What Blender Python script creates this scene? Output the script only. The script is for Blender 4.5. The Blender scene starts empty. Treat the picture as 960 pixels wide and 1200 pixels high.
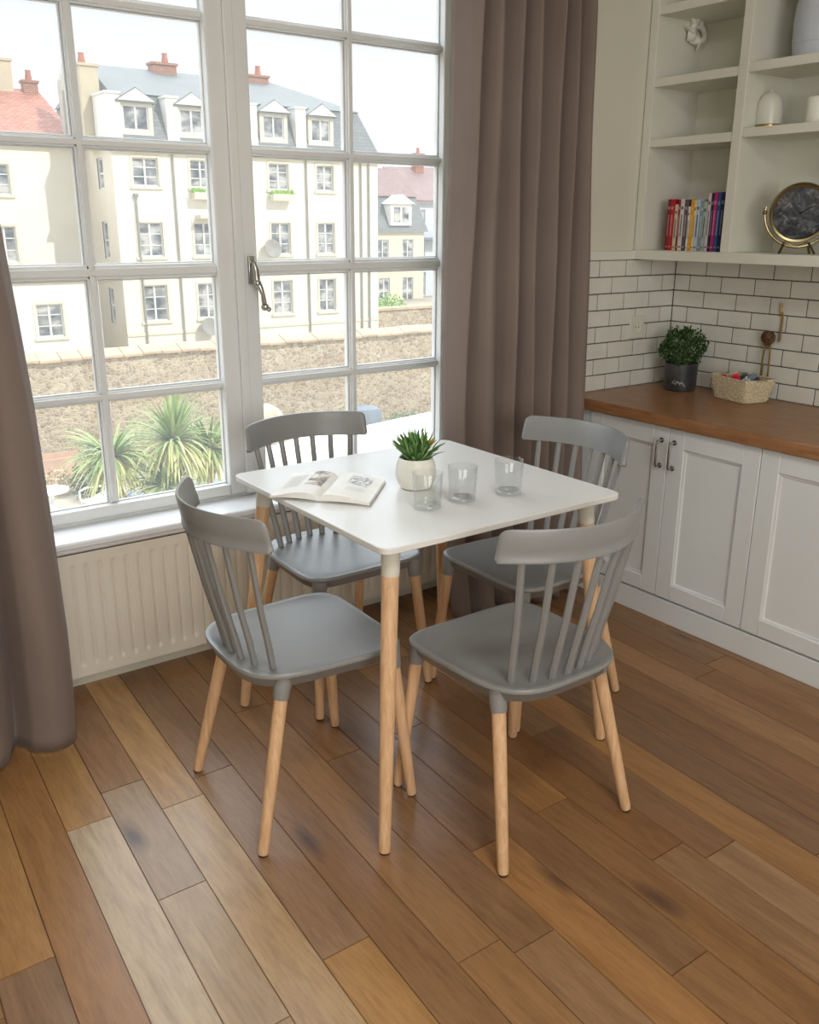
import bpy, math, random
from mathutils import Vector, Matrix
R = random.Random(7)
S = bpy.context.scene
C = S.collection
PI = math.pi
D2R = math.radians

# ------------------------------------------------------------------ camera
CAM = Vector((-0.895, -2.4192, 1.4183)); YAW, PITCH, ROLL, FPX = 0.626, -0.3099, 0.0043, 1059.34
fwd = Vector((math.sin(YAW)*math.cos(PITCH), math.cos(YAW)*math.cos(PITCH), math.sin(PITCH)))
rt = Vector((math.cos(YAW), -math.sin(YAW), 0)); up = rt.cross(fwd)
rt, up = math.cos(ROLL)*rt + math.sin(ROLL)*up, math.cos(ROLL)*up - math.sin(ROLL)*rt
cd = bpy.data.cameras.new('camera'); cam = bpy.data.objects.new('camera', cd); C.objects.link(cam)
cam.matrix_world = Matrix(((rt.x, up.x, -fwd.x, CAM.x), (rt.y, up.y, -fwd.y, CAM.y), (rt.z, up.z, -fwd.z, CAM.z), (0, 0, 0, 1)))
cd.sensor_fit = 'HORIZONTAL'; cd.sensor_width = 36; cd.lens = FPX*36/960; cd.clip_start = .05; cd.clip_end = 500
S.camera = cam

# ------------------------------------------------------------------ world, sun, lamps, exposure
EXPOSURE = 0.22
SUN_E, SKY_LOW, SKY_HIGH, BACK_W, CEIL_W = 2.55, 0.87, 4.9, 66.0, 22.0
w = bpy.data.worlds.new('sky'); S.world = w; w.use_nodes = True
nt = w.node_tree; nt.nodes.clear()
tc = nt.nodes.new('ShaderNodeTexCoord'); sp = nt.nodes.new('ShaderNodeSeparateXYZ')
nt.links.new(tc.outputs['Generated'], sp.inputs[0])
cr = nt.nodes.new('ShaderNodeValToRGB'); e = cr.color_ramp.elements
e[0].position = 0.0; e[0].color = (1, 1, 1, 1); e[1].position = .3; e[1].color = (.84, .92, 1, 1)
nt.links.new(sp.outputs['Z'], cr.inputs[0])
# sky brightened high on the north side, out of view, to light the room
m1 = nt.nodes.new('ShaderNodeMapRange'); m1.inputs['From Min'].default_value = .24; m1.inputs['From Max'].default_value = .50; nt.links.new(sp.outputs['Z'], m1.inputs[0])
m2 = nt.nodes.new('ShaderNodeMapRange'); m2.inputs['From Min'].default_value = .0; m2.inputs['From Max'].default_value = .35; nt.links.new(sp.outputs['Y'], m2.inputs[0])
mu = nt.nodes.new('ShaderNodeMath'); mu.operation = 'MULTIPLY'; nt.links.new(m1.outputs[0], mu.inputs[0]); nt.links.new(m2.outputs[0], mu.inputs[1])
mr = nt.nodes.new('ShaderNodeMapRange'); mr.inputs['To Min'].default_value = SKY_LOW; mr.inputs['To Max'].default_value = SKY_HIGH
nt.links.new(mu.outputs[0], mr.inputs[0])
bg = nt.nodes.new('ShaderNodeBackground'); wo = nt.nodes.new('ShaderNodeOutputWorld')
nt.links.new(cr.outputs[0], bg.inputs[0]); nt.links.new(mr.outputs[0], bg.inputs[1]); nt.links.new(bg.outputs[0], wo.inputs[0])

def light(name, typ, loc, direction, energy, color=(1, 1, 1), **kw):
    d = bpy.data.lights.new(name, typ); o = bpy.data.objects.new(name, d); C.objects.link(o)
    o.location = loc; o.rotation_euler = Vector(direction).to_track_quat('-Z', 'Y').to_euler()
    d.energy = energy; d.color = color
    for k, v in kw.items(): setattr(d, k, v)
    return o
sun = light('sun', 'SUN', (20, -10, 30), (-.46, 1, -.95), SUN_E, (1, .98, .93), angle=D2R(1))
win_portal = light('window_portal', 'AREA', (.40, .52, 1.6), (0, -1, 0), 1, shape='RECTANGLE', size=1.9, size_y=2.3)
win_portal.data.cycles.is_portal = True
light('back_fill_light', 'AREA', (-.9, -4.7, 1.5), (.12, 1, -.05), BACK_W, (1, .995, .98), shape='RECTANGLE', size=2.2, size_y=1.7)  # added fill from behind the camera; the south wall has no window
light('overhead_fill_light', 'AREA', (-.3, -2.4, 2.74), (0, 0, -1), CEIL_W, (1, .985, .96), shape='DISK', size=.6)  # added overhead fill, no fixture belongs to it

S.view_settings.view_transform = 'Standard'; S.view_settings.look = 'None'
S.view_settings.exposure = EXPOSURE; S.view_settings.gamma = 1; S.view_settings.use_curve_mapping = False
cy = S.cycles; cy.use_denoising = True; cy.max_bounces = 10; cy.diffuse_bounces = 5; cy.glossy_bounces = 4
cy.transmission_bounces = 8; cy.transparent_max_bounces = 24; cy.sample_clamp_indirect = 6; cy.caustics_reflective = False; cy.caustics_refractive = False

# ------------------------------------------------------------------ materials
def lin(c):
    return tuple(((x/255)/12.92 if x/255 <= .04045 else ((x/255+.055)/1.055)**2.4) for x in c) + (1,)
class Mat:
    def __init__(s, name, col, rough=.5, metal=0, spec=.5, **kw):
        s.m = bpy.data.materials.new(name); s.m.use_nodes = True; s.t = s.m.node_tree; s.n = s.t.nodes; s.l = s.t.links
        s.b = s.n['Principled BSDF']; s.b.inputs['Base Color'].default_value = lin(col); s.b.inputs['Roughness'].default_value = rough
        s.b.inputs['Metallic'].default_value = metal; s.b.inputs['Specular IOR Level'].default_value = spec
        for k, v in kw.items(): s.b.inputs[k.replace('_', ' ')].default_value = v
        s.out = s.n['Material Output']
    def new(s, typ, **kw):
        n = s.n.new(typ)
        for k, v in kw.items():
            if hasattr(n, k): setattr(n, k, v)
            else: n.inputs[k.replace('_', ' ')].default_value = v
        return n
    def coord(s, scale=(1, 1, 1), kind='Object'):
        t = s.new('ShaderNodeTexCoord'); m = s.new('ShaderNodeMapping'); m.inputs['Scale'].default_value = scale
        s.l.new(t.outputs[kind], m.inputs[0]); return m.outputs[0]
    def noise(s, vec, scale, detail=4, rough=.5, dist=0):
        n = s.new('ShaderNodeTexNoise'); n.inputs['Scale'].default_value = scale; n.inputs['Detail'].default_value = detail
        n.inputs['Roughness'].default_value = rough; n.inputs['Distortion'].default_value = dist
        s.l.new(vec, n.inputs['Vector']); return n.outputs['Fac']
    def ramp(s, fac, stops):
        r = s.new('ShaderNodeValToRGB'); el = r.color_ramp.elements
        while len(el) < len(stops): el.new(.5)
        for e_, (p, c) in zip(el, stops): e_.position = p; e_.color = lin(c) if len(c) == 3 and max(c) > 1 else (tuple(c)+(1,))[:4]
        s.l.new(fac, r.inputs[0]); return r.outputs[0]
    def mix(s, f, a, b, typ='MIX'):
        m = s.new('ShaderNodeMix'); m.data_type = 'RGBA'; m.blend_type = typ
        for sock, v in ((m.inputs[0], f), (m.inputs[6], a), (m.inputs[7], b)):
            if hasattr(v, 'is_linked'): s.l.new(v, sock)
            elif isinstance(v, (int, float)): sock.default_value = v
            else: sock.default_value = lin(v)
        return m.outputs[2]
    def base(s, c): s.l.new(c, s.b.inputs['Base Color']); return s
    def bump(s, fac, strength=.2, dist=.01):
        b = s.new('ShaderNodeBump'); b.inputs['Strength'].default_value = strength; b.inputs['Distance'].default_value = dist
        s.l.new(fac, b.inputs['Height']); s.l.new(b.outputs[0], s.b.inputs['Normal']); return s
def soft(name, col, rough=.5, var=.06, scale=3, bump=.0, bscale=80, **kw):
    m = Mat(name, col, rough, **kw); v = m.coord()
    n = m.noise(v, scale, 3)
    lo = tuple(c*(1-var) for c in col); hi = tuple(min(255, c*(1+var*.6)) for c in col)
    m.base(m.ramp(n, [(.3, lo), (.7, hi)]))
    if bump: m.bump(m.noise(v, bscale, 4), bump, .004)
    return m.m
def wood(name, dark, light_, scale=(14, 14, 1.2), rough=.45, g=6):
    m = Mat(name, light_, rough); v = m.coord(scale)
    n = m.noise(v, g, 6, .6, .6); n2 = m.noise(v, g*5, 3, .6)
    c = m.ramp(n, [(.3, dark), (.62, light_)])
    c = m.mix(.18, c, m.ramp(n2, [(.35, dark), (.6, light_)]))
    m.base(c).bump(n2, .06, .002); return m.m
M = {}
M['wall'] = soft('cream_paint', (216, 214, 198), .75, .02, 1.5, .05, 60)
M['ceiling'] = soft('ceiling_paint', (235, 233, 226), .8, .01)
M['niche'] = soft('niche_paint', (222, 218, 208), .7, .02)
M['frame'] = soft('window_gloss_paint', (222, 223, 222), .32, .015, 4)
M['sill'] = soft('sill_paint', (232, 234, 236), .3, .02, 5)
M['radiator'] = soft('radiator_enamel', (226, 219, 205), .4, .015, 3)
M['cabinet'] = soft('cabinet_paint', (222, 226, 226), .42, .012, 2)
M['shelf'] = soft('shelf_paint', (224, 223, 212), .55, .02, 2)
M['table_white'] = soft('white_laminate', (224, 224, 221), .22, .008, 3)
M['table_edge'] = soft('table_edge_white', (214, 212, 200), .4, .02)
M['grey_plastic'] = soft('grey_polypropylene', (137, 138, 137), .34, .02, 6, .03, 300)
M['glide'] = soft('foot_glide_rubber', (52, 44, 38), .7)
M['beech'] = wood('beech_wood', (194, 152, 112), (224, 186, 146), (16, 16, 1.0), .42)
M['tile'] = soft('glazed_tile', (222, 222, 214), .12, .03, 9)
M['grout'] = soft('dark_grout', (92, 90, 84), .9)
M['chrome'] = soft('brushed_nickel', (178, 176, 170), .25, .04, 30, metal=1.0)
M['gold'] = soft('brass', (190, 160, 96), .28, .06, 20, metal=1.0)
M['oldgold'] = soft('antique_brass', (150, 136, 98), .3, .1, 30, metal=1.0)
M['ceramic'] = soft('white_ceramic', (236, 235, 226), .35, .02, 8, .04, 60)
M['ceramic2'] = soft('gloss_ceramic', (218, 218, 206), .2, .02, 8)
M['pale_blue'] = soft('pale_blue_ceramic', (192, 198, 208), .3, .04, 8)
M['soil'] = soft('potting_soil', (52, 42, 34), .95, .3, 80, .5, 200)
M['oak_top'] = wood('oak_worktop', (128, 86, 54), (164, 118, 78), (9, 1.0, 9), .32, 7)
M['curtain'] = None
m = Mat('mauve_curtain_fabric', (128, 114, 107), .85, spec=.2); v = m.coord((1, 1, .25)); n = m.noise(v, 260, 2)
m.base(m.ramp(m.noise(m.coord(), 2.2, 3), [(.3, (122, 108, 101)), (.7, (132, 118, 110))])).bump(n, .12, .001)
m.b.inputs['Sheen Weight'].default_value = .08; M['curtain'] = m.m
def thin_glass(name, tint=(1, 1, 1), gl=.06, rough=.0, haze=0.0, pw=3.0, gm=.55):
    m = bpy.data.materials.new(name); m.use_nodes = True; t = m.node_tree; t.nodes.clear()
    tr = t.nodes.new('ShaderNodeBsdfTransparent'); tr.inputs[0].default_value = (*tint, 1)
    gs = t.nodes.new('ShaderNodeBsdfGlossy'); gs.inputs['Roughness'].default_value = rough
    fr = t.nodes.new('ShaderNodeLayerWeight'); fr.inputs[0].default_value = .25
    mp = t.nodes.new('ShaderNodeMapRange'); mp.inputs['To Min'].default_value = gl; mp.inputs['To Max'].default_value = gl+gm
    t.links.new(fr.outputs['Facing'], mp.inputs[0])
    p = t.nodes.new('ShaderNodeMath'); p.operation = 'POWER'; p.inputs[1].default_value = pw
    t.links.new(fr.outputs['Facing'], p.inputs[0]); t.links.new(p.outputs[0], mp.inputs[0])
    mx = t.nodes.new('ShaderNodeMixShader'); t.links.new(mp.outputs[0], mx.inputs[0]); t.links.new(tr.outputs[0], mx.inputs[1]); t.links.new(gs.outputs[0], mx.inputs[2])
    o = t.nodes.new('ShaderNodeOutputMaterial'); res = mx.outputs[0]
    if haze:
        tl = t.nodes.new('ShaderNodeBsdfTranslucent'); tl.inputs[0].default_value = (.97, .98, 1, 1)  # milky white mixed into the glass as a veil of haze over the outdoors
        m2_ = t.nodes.new('ShaderNodeMixShader'); m2_.inputs[0].default_value = haze; t.links.new(mx.outputs[0], m2_.inputs[1]); t.links.new(tl.outputs[0], m2_.inputs[2]); res = m2_.outputs[0]
    t.links.new(res, o.inputs[0]); return m
M['pane'] = thin_glass('window_glass', (1, 1, 1), .015, haze=.05)
M['tumbler'] = thin_glass('tumbler_glass', (.965, .972, .972), .06, pw=2.0, gm=.85)
M['tumbler_base'] = thin_glass('tumbler_base_glass', (.93, .945, .945), .12, .03, pw=2.0, gm=.6)
m = Mat('thick_glass', (248, 250, 250), .02); m.b.inputs['Transmission Weight'].default_value = 1; m.b.inputs['IOR'].default_value = 1.45; M['thick_glass'] = m.m

# floor material reads per-plank attributes
def floor_material():
    m = Mat('oak_floor', (160, 120, 85), .3, spec=.5)
    at = m.new('ShaderNodeAttribute', attribute_name='plank'); at.attribute_type = 'GEOMETRY'
    sx = m.new('ShaderNodeSeparateColor'); m.l.new(at.outputs['Color'], sx.inputs[0])
    tc_ = m.new('ShaderNodeTexCoord'); ad = m.new('ShaderNodeVectorMath', operation='ADD'); m.l.new(tc_.outputs['Object'], ad.inputs[0])
    off = m.new('ShaderNodeCombineXYZ'); mul = m.new('ShaderNodeMath', operation='MULTIPLY'); mul.inputs[1].default_value = 37.0
    m.l.new(sx.outputs['Blue'], mul.inputs[0]); m.l.new(mul.outputs[0], off.inputs[2]); m.l.new(mul.outputs[0], off.inputs[0]); m.l.new(off.outputs[0], ad.inputs[1])
    mp = m.new('ShaderNodeMapping'); mp.inputs['Scale'].default_value = (13, 1.3, 13); m.l.new(ad.outputs[0], mp.inputs[0]); vg = mp.outputs[0]
    tone = m.ramp(sx.outputs['Red'], [(0, (116, 86, 60)), (.25, (142, 108, 78)), (.5, (164, 130, 97)), (.75, (188, 158, 120)), (1, (206, 186, 158))])
    hue = m.ramp(sx.outputs['Green'], [(0, (255, 232, 184)), (.5, (255, 252, 246)), (1, (236, 240, 250))])
    c = m.mix(1.0, tone, hue, 'MULTIPLY')
    g1 = m.noise(vg, 1.6, 6, .62, 1.6); g2 = m.noise(vg, 11, 4, .7, .3)
    c = m.mix(.34, c, m.ramp(g1, [(.36, (168, 150, 136)), (.5, (228, 222, 214)), (.66, (255, 255, 255))]), 'MULTIPLY')
    c = m.mix(.28, c, m.ramp(g2, [(.35, (168, 152, 140)), (.55, (255, 255, 255))]), 'MULTIPLY')
    # cathedral grain
    wv = m.new('ShaderNodeTexWave'); wv.wave_type = 'RINGS'; wv.inputs['Scale'].default_value = .9; wv.inputs['Distortion'].default_value = 5; wv.inputs['Detail'].default_value = 3
    wv.inputs['Detail Scale'].default_value = 1.2
    mp3 = m.new('ShaderNodeMapping'); mp3.inputs['Scale'].default_value = (22, 2.0, 22); m.l.new(ad.outputs[0], mp3.inputs[0]); m.l.new(mp3.outputs[0], wv.inputs['Vector'])
    c = m.mix(.22, c, m.ramp(wv.outputs['Fac'], [(.1, (168, 150, 136)), (.5, (255, 255, 255))]), 'MULTIPLY')
    # knots
    vo = m.new('ShaderNodeTexVoronoi'); vo.inputs['Scale'].default_value = 1.0
    mp2 = m.new('ShaderNodeMapping'); mp2.inputs['Scale'].default_value = (8.0, 2.6, 8.0); m.l.new(ad.outputs[0], mp2.inputs[0])
    nz = m.new('ShaderNodeTexNoise'); nz.inputs['Scale'].default_value = 3; m.l.new(mp2.outputs[0], nz.inputs['Vector'])
    mv = m.mix(.12, mp2.outputs[0], nz.outputs['Color'], 'ADD'); m.l.new(mv, vo.inputs['Vector'])
    sc = m.new('ShaderNodeSeparateColor'); m.l.new(vo.outputs['Color'], sc.inputs[0])
    gt = m.new('ShaderNodeMath', operation='GREATER_THAN'); gt.inputs[1].default_value = .80; m.l.new(sc.outputs['Red'], gt.inputs[0])
    kn = m.new('ShaderNodeMapRange'); kn.inputs['From Min'].default_value = .04; kn.inputs['From Max'].default_value = .24; kn.inputs['To Min'].default_value = .85; kn.inputs['To Max'].default_value = 0
    m.l.new(vo.outputs['Distance'], kn.inputs[0]); mk = m.new('ShaderNodeMath', operation='MULTIPLY'); m.l.new(kn.outputs[0], mk.inputs[0]); m.l.new(gt.outputs[0], mk.inputs[1])
    c = m.mix(mk.outputs[0], c, (74, 52, 46))
    m.base(c)
    rr = m.new('ShaderNodeMapRange'); rr.inputs['To Min'].default_value = .24; rr.inputs['To Max'].default_value = .42; m.l.new(g1, rr.inputs[0]); m.l.new(rr.outputs[0], m.b.inputs['Roughness'])
    m.bump(g2, .10, .002); return m.m
M['floor'] = floor_material()

# ------------------------------------------------------------------ mesh helpers
class MB:
    def __init__(s): s.v = []; s.f = []
    def quad(s, *p):
        b = len(s.v); s.v += [tuple(q) for q in p]; s.f.append(tuple(range(b, b+len(p)))); return s
    def box(s, x0, x1, y0, y1, z0, z1):
        b = len(s.v); s.v += [(x, y, z) for z in (z0, z1) for y in (y0, y1) for x in (x0, x1)]
        s.f += [tuple(b+i for i in f) for f in ((0, 2, 3, 1), (4, 5, 7, 6), (0, 1, 5, 4), (2, 6, 7, 3), (0, 4, 6, 2), (1, 3, 7, 5))]; return s
    def obox(s, c, ax, ay, az):
        """box from a centre and three half-axis vectors"""
        c, ax, ay, az = map(Vector, (c, ax, ay, az)); b = len(s.v)
        s.v += [tuple(c+i*ax+j*ay+k*az) for k in (-1, 1) for j in (-1, 1) for i in (-1, 1)]
        s.f += [tuple(b+i for i in f) for f in ((0, 2, 3, 1), (4, 5, 7, 6), (0, 1, 5, 4), (2, 6, 7, 3), (0, 4, 6, 2), (1, 3, 7, 5))]; return s
    def loops(s, rings, cap0=True, cap1=True, closed=True):
        b = len(s.v); n = len(rings[0])
        for r in rings: s.v += [tuple(p) for p in r]
        for i in range(len(rings)-1):
            for j in range(n if closed else n-1):
                k = (j+1) % n; s.f.append((b+i*n+j, b+i*n+k, b+(i+1)*n+k, b+(i+1)*n+j))
        if cap0: s.f.append(tuple(b+j for j in range(n))[::-1])
        if cap1: s.f.append(tuple(b+(len(rings)-1)*n+j for j in range(n)))
        return s
    def lathe(s, prof, seg=32, c=(0, 0, 0), cap0=True, cap1=True):
        return s.loops([[(c[0]+r*math.cos(2*PI*j/seg), c[1]+r*math.sin(2*PI*j/seg), c[2]+z) for j in range(seg)] for r, z in prof], cap0, cap1)
    def tube(s, pts, rad, seg=12, flat=None, cap=True):
        pts = [Vector(p) for p in pts]; rad = rad if isinstance(rad, (list, tuple)) else [rad]*len(pts); rings = []
        t0 = (pts[1]-pts[0]).normalized(); a = t0.orthogonal().normalized() if flat is None else (Vector(flat)-Vector(flat).dot(t0)*t0).normalized()
        for i, p in enumerate(pts):
            t = (pts[min(i+1, len(pts)-1)]-pts[max(i-1, 0)]).normalized(); a = (a-a.dot(t)*t).normalized(); b = t.cross(a)
            r = rad[i]; ra, rb = (r if isinstance(r, (tuple, list)) else (r, r))
            rings.append([p+a*ra*math.cos(2*PI*j/seg)+b*rb*math.sin(2*PI*j/seg) for j in range(seg)])
        return s.loops(rings, cap, cap)
    def prism(s, poly, a, b, axis='z'):
        def P(q, h): return {'z': (q[0], q[1], h), 'y': (q[0], h, q[1]), 'x': (h, q[0], q[1])}[axis]
        return s.loops([[P(q, a) for q in poly], [P(q, b) for q in poly]])
    def grid(s, fn, nu, nv):
        b = len(s.v); s.v += [tuple(fn(i/nu, j/nv)) for j in range(nv+1) for i in range(nu+1)]
        s.f += [(b+j*(nu+1)+i, b+j*(nu+1)+i+1, b+(j+1)*(nu+1)+i+1, b+(j+1)*(nu+1)+i) for j in range(nv) for i in range(nu)]; return s
    def sphere(s, c, r, nu=16, nv=10, sq=(1, 1, 1)):
        rings = [[(c[0]+sq[0]*r*math.sin(PI*i/nv)*math.cos(2*PI*j/nu), c[1]+sq[1]*r*math.sin(PI*i/nv)*math.sin(2*PI*j/nu), c[2]+sq[2]*r*math.cos(PI*i/nv)) for j in range(nu)] for i in range(1, nv)]
        return s.loops(rings)
    def xf(s, mat):
        s.v = [tuple(mat @ Vector(p)) for p in s.v]; return s
    def add(s, o, mat=None):
        b = len(s.v); s.v += [tuple(mat @ Vector(p)) if mat else p for p in o.v]; s.f += [tuple(b+i for i in f) for f in o.f]; return s
def obj(name, mb, mat, parent=None, bevel=0, seg=2, smooth=35, solid=0, subs=0, fixn=True):
    me = bpy.data.meshes.new(name); me.from_pydata(mb.v, [], mb.f); me.update()
    if fixn:
        import bmesh
        bm = bmesh.new(); bm.from_mesh(me); bmesh.ops.recalc_face_normals(bm, faces=bm.faces); bm.to_mesh(me); bm.free()
    if smooth:
        me.shade_smooth(); me.set_sharp_from_angle(angle=D2R(smooth))
    me.materials.append(mat); o = bpy.data.objects.new(name, me); C.objects.link(o)
    if parent is not None: o.parent = parent
    if solid:
        d = o.modifiers.new('solid', 'SOLIDIFY'); d.thickness = solid; d.offset = 0
    if bevel:
        d = o.modifiers.new('bevel', 'BEVEL'); d.width = bevel; d.segments = seg; d.limit_method = 'ANGLE'; d.angle_limit = D2R(40)
    if subs:
        d = o.modifiers.new('sub', 'SUBSURF'); d.levels = d.render_levels = subs
    return o
def tag(o, label, cat, group=None, kind=None):
    o['label'] = label; o['category'] = cat
    if group: o['group'] = group
    if kind: o['kind'] = kind
    return o
def thing(name, label, cat, loc=(0, 0, 0), rotz=0, group=None, kind=None):
    o = bpy.data.objects.new(name, None); C.objects.link(o); o.location = loc; o.rotation_euler = (0, 0, rotz); o.empty_display_size = .1
    return tag(o, label, cat, group, kind)
def struct(name, mb, mat, label, cat, **kw):
    o = obj(name, mb, mat, **kw); tag(o, label, cat, kind='structure'); return o
def copy_tree(o, parent=None):
    c = o.copy(); C.objects.link(c)
    if parent is not None: c.parent = parent
    for ch in [x for x in list(bpy.data.objects) if x.parent == o]: copy_tree(ch, c)
    return c
def rrect(x0, x1, y0, y1, r, n=6):
    p = []
    for cx, cy_, a in ((x1-r, y1-r, 0), (x0+r, y1-r, 90), (x0+r, y0+r, 180), (x1-r, y0+r, 270)):
        p += [(cx+r*math.cos(D2R(a+90*i/n)), cy_+r*math.sin(D2R(a+90*i/n))) for i in range(n+1)]
    return p

# ------------------------------------------------------------------ the room
YW, XE, XW, YS, ZC = .06, 2.24, -2.6, -4.8, 2.86
NX0, NX1, NZ = -.55, 1.335, 2.72      # window niche
# floor of oak planks, one mesh with a small gap between planks
SL, P0, PW = .05, -.054, .1128
cuts = {-6: [-.81], -5: [-2.0, 1.0], -4: [-.425, -1.75], -3: [-.317, -.78, -1.215], -2: [-.473, -1.95], -1: [-.394, -1.135], 0: [.2, -1.62], 1: [-.15, -1.3]}
tones = {(-6, 0): (.62, .12), (-6, 1): (.42, .85), (-5, 1): (.3, .62), (-5, 2): (.36, .7), (-4, 0): (.66, .15), (-4, 1): (.93, .62), (-3, 0): (.34, .4), (-3, 1): (.66, 1.0), (-3, 2): (.80, .72), (-3, 3): (.6, .7), (-2, 0): (.72, .25), (-2, 1): (.74, .62), (-1, 0): (.36, .75), (-1, 1): (.46, .75), (-1, 2): (.66, .1), (0, 0): (.3, .4), (0, 1): (.52, .5), (1, 0): (.35, .4), (1, 1): (.42, .35), (1, 2): (.36, .3), (2, 1): (.25, .5), (3, 1): (.5, .12), (3, 2): (.5, .12), (4, 1): (.26, .45)}
fm = MB(); cols = []
for k in range(-26, 24):
    cs = cuts.get(k)
    if cs is None:
        y = R.uniform(-.6, .5); cs = []
        while y > -5: cs.append(y); y -= R.uniform(.55, 1.5)
    elif min(cs) > -3.5:
        y = min(cs)-R.uniform(.7, 1.2)
        while y > -5: cs.append(y); y -= R.uniform(.55, 1.3)
    cs = sorted([c for c in cs if c < .2], reverse=True)
    ys = [.4]+cs+[-4.95]
    for i in range(len(ys)-1):
        a, b = ys[i]-.0008, ys[i+1]+.0008
        t = tones.get((k, i), (R.choice([.22, .3, .36, .42, .5]), R.uniform(.1, .6)))
        def X(kk, y): return P0+PW*kk+SL*(y+.9)
        x = [X(k, a)+.0006, X(k+1, a)-.0006, X(k+1, b)-.0006, X(k, b)+.0006]
        if min(x) > XE+.1 or max(x) < XW-.3: continue
        x = [max(XW-.15, min(XE+.15, q)) for q in x]
        bv = .0009; zt = 0
        tid = (t[0], t[1], R.random(), 1)
        top = [(x[0]+bv, a-bv, zt), (x[1]-bv, a-bv, zt), (x[2]-bv, b+bv, zt), (x[3]+bv, b+bv, zt)]
        bot = [(x[0], a, -.003), (x[1], a, -.003), (x[2], b, -.003), (x[3], b, -.003)]
        fm.quad(*top[::-1]); cols.append(tid)
        for q in range(4):
            fm.quad(top[q], top[(q+1) % 4], bot[(q+1) % 4], bot[q]); cols.append(tid)
base_ = MB().box(XW-.15, XE+.15, -4.95, .4, -.08, -.0028); nb = len(base_.f)
fm.add(base_); cols += [(.05, .5, 0, 1)]*nb
fl = struct('floor', fm, M['floor'], 'varied brown oak plank floor of the dining corner', 'floor', smooth=0, fixn=True)
ca = fl.data.color_attributes.new('plank', 'FLOAT_COLOR', 'CORNER')
i = 0
for p, c in zip(fl.data.polygons, cols):
    for li in p.loop_indices: ca.data[li].color = c
struct('ceiling', MB().box(XW, XE+.15, YS, .5, ZC, ZC+.1), M['ceiling'], 'plain white ceiling over the room', 'ceiling')
wn = MB(); wn.box(XW-.15, NX0, YW, .44, 0, ZC).box(NX1, XE+.15, YW, .44, 0, ZC).box(NX0, NX1, YW, .44, NZ, ZC).box(NX0, NX1, .30, .44, 0, .48)
struct('wall_north', wn, M['wall'], 'cream painted wall around the tall paned window', 'wall', smooth=0)
struct('wall_east', MB().box(XE, XE+.15, YS, YW, 0, ZC), M['wall'], 'cream painted wall behind the open shelves and cabinets', 'wall')
struct('wall_west', MB().box(XW-.15, XW, YS, YW, 0, ZC), M['wall'], 'plain side wall on the far left of the room', 'wall')
struct('wall_south', MB().box(XW-.15, XE+.15, YS-.15, YS, 0, ZC), M['wall'], 'plain wall behind the viewer', 'wall')

# tiles: relief over dark grout
TZ0, TH, TW = .781, .0628, .150
def tiles(along0, along1, shift, place):
    t = MB()
    for r in range(8):
        z0 = TZ0+r*TH; x = along0-((r % 2)*TW/2+shift) % TW
        while x < along1:
            a, b = max(x, along0)+.0020, min(x+TW, along1)-.0020
            if b-a > .006: place(t, a, b, z0+.0020, z0+TH-.0020)
            x += TW
    return t
g = struct('trim_1', MB().box(1.28, XE, YW-.004, YW, TZ0, TZ0+8*TH).box(XE-.004, XE, -2.3, YW-.004, TZ0, TZ0+8*TH), M['grout'], 'white metro tile splashback with dark grout above the wooden worktop', 'splashback', smooth=0)
obj('tiles', tiles(1.28, XE-.004, .02, lambda t, a, b, c, d: t.box(a, b, YW-.0068, YW-.003, c, d)), M['tile'], g, bevel=.0012, seg=1)
def pe(t, a, b, c, d): t.box(XE-.0068, XE-.003, -b+YW-.008, -a+YW-.008, c, d)
obj('tiles', tiles(0, 2.34, .075, pe), M['tile'], g, bevel=.0012, seg=1)
struct('trim_2', MB().box(1.28, 1.97, YW-.014, YW, TZ0+8*TH, 1.318), M['shelf'], 'narrow cream capping strip above the metro tiles beside the curtain', 'trim', bevel=.003)

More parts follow.
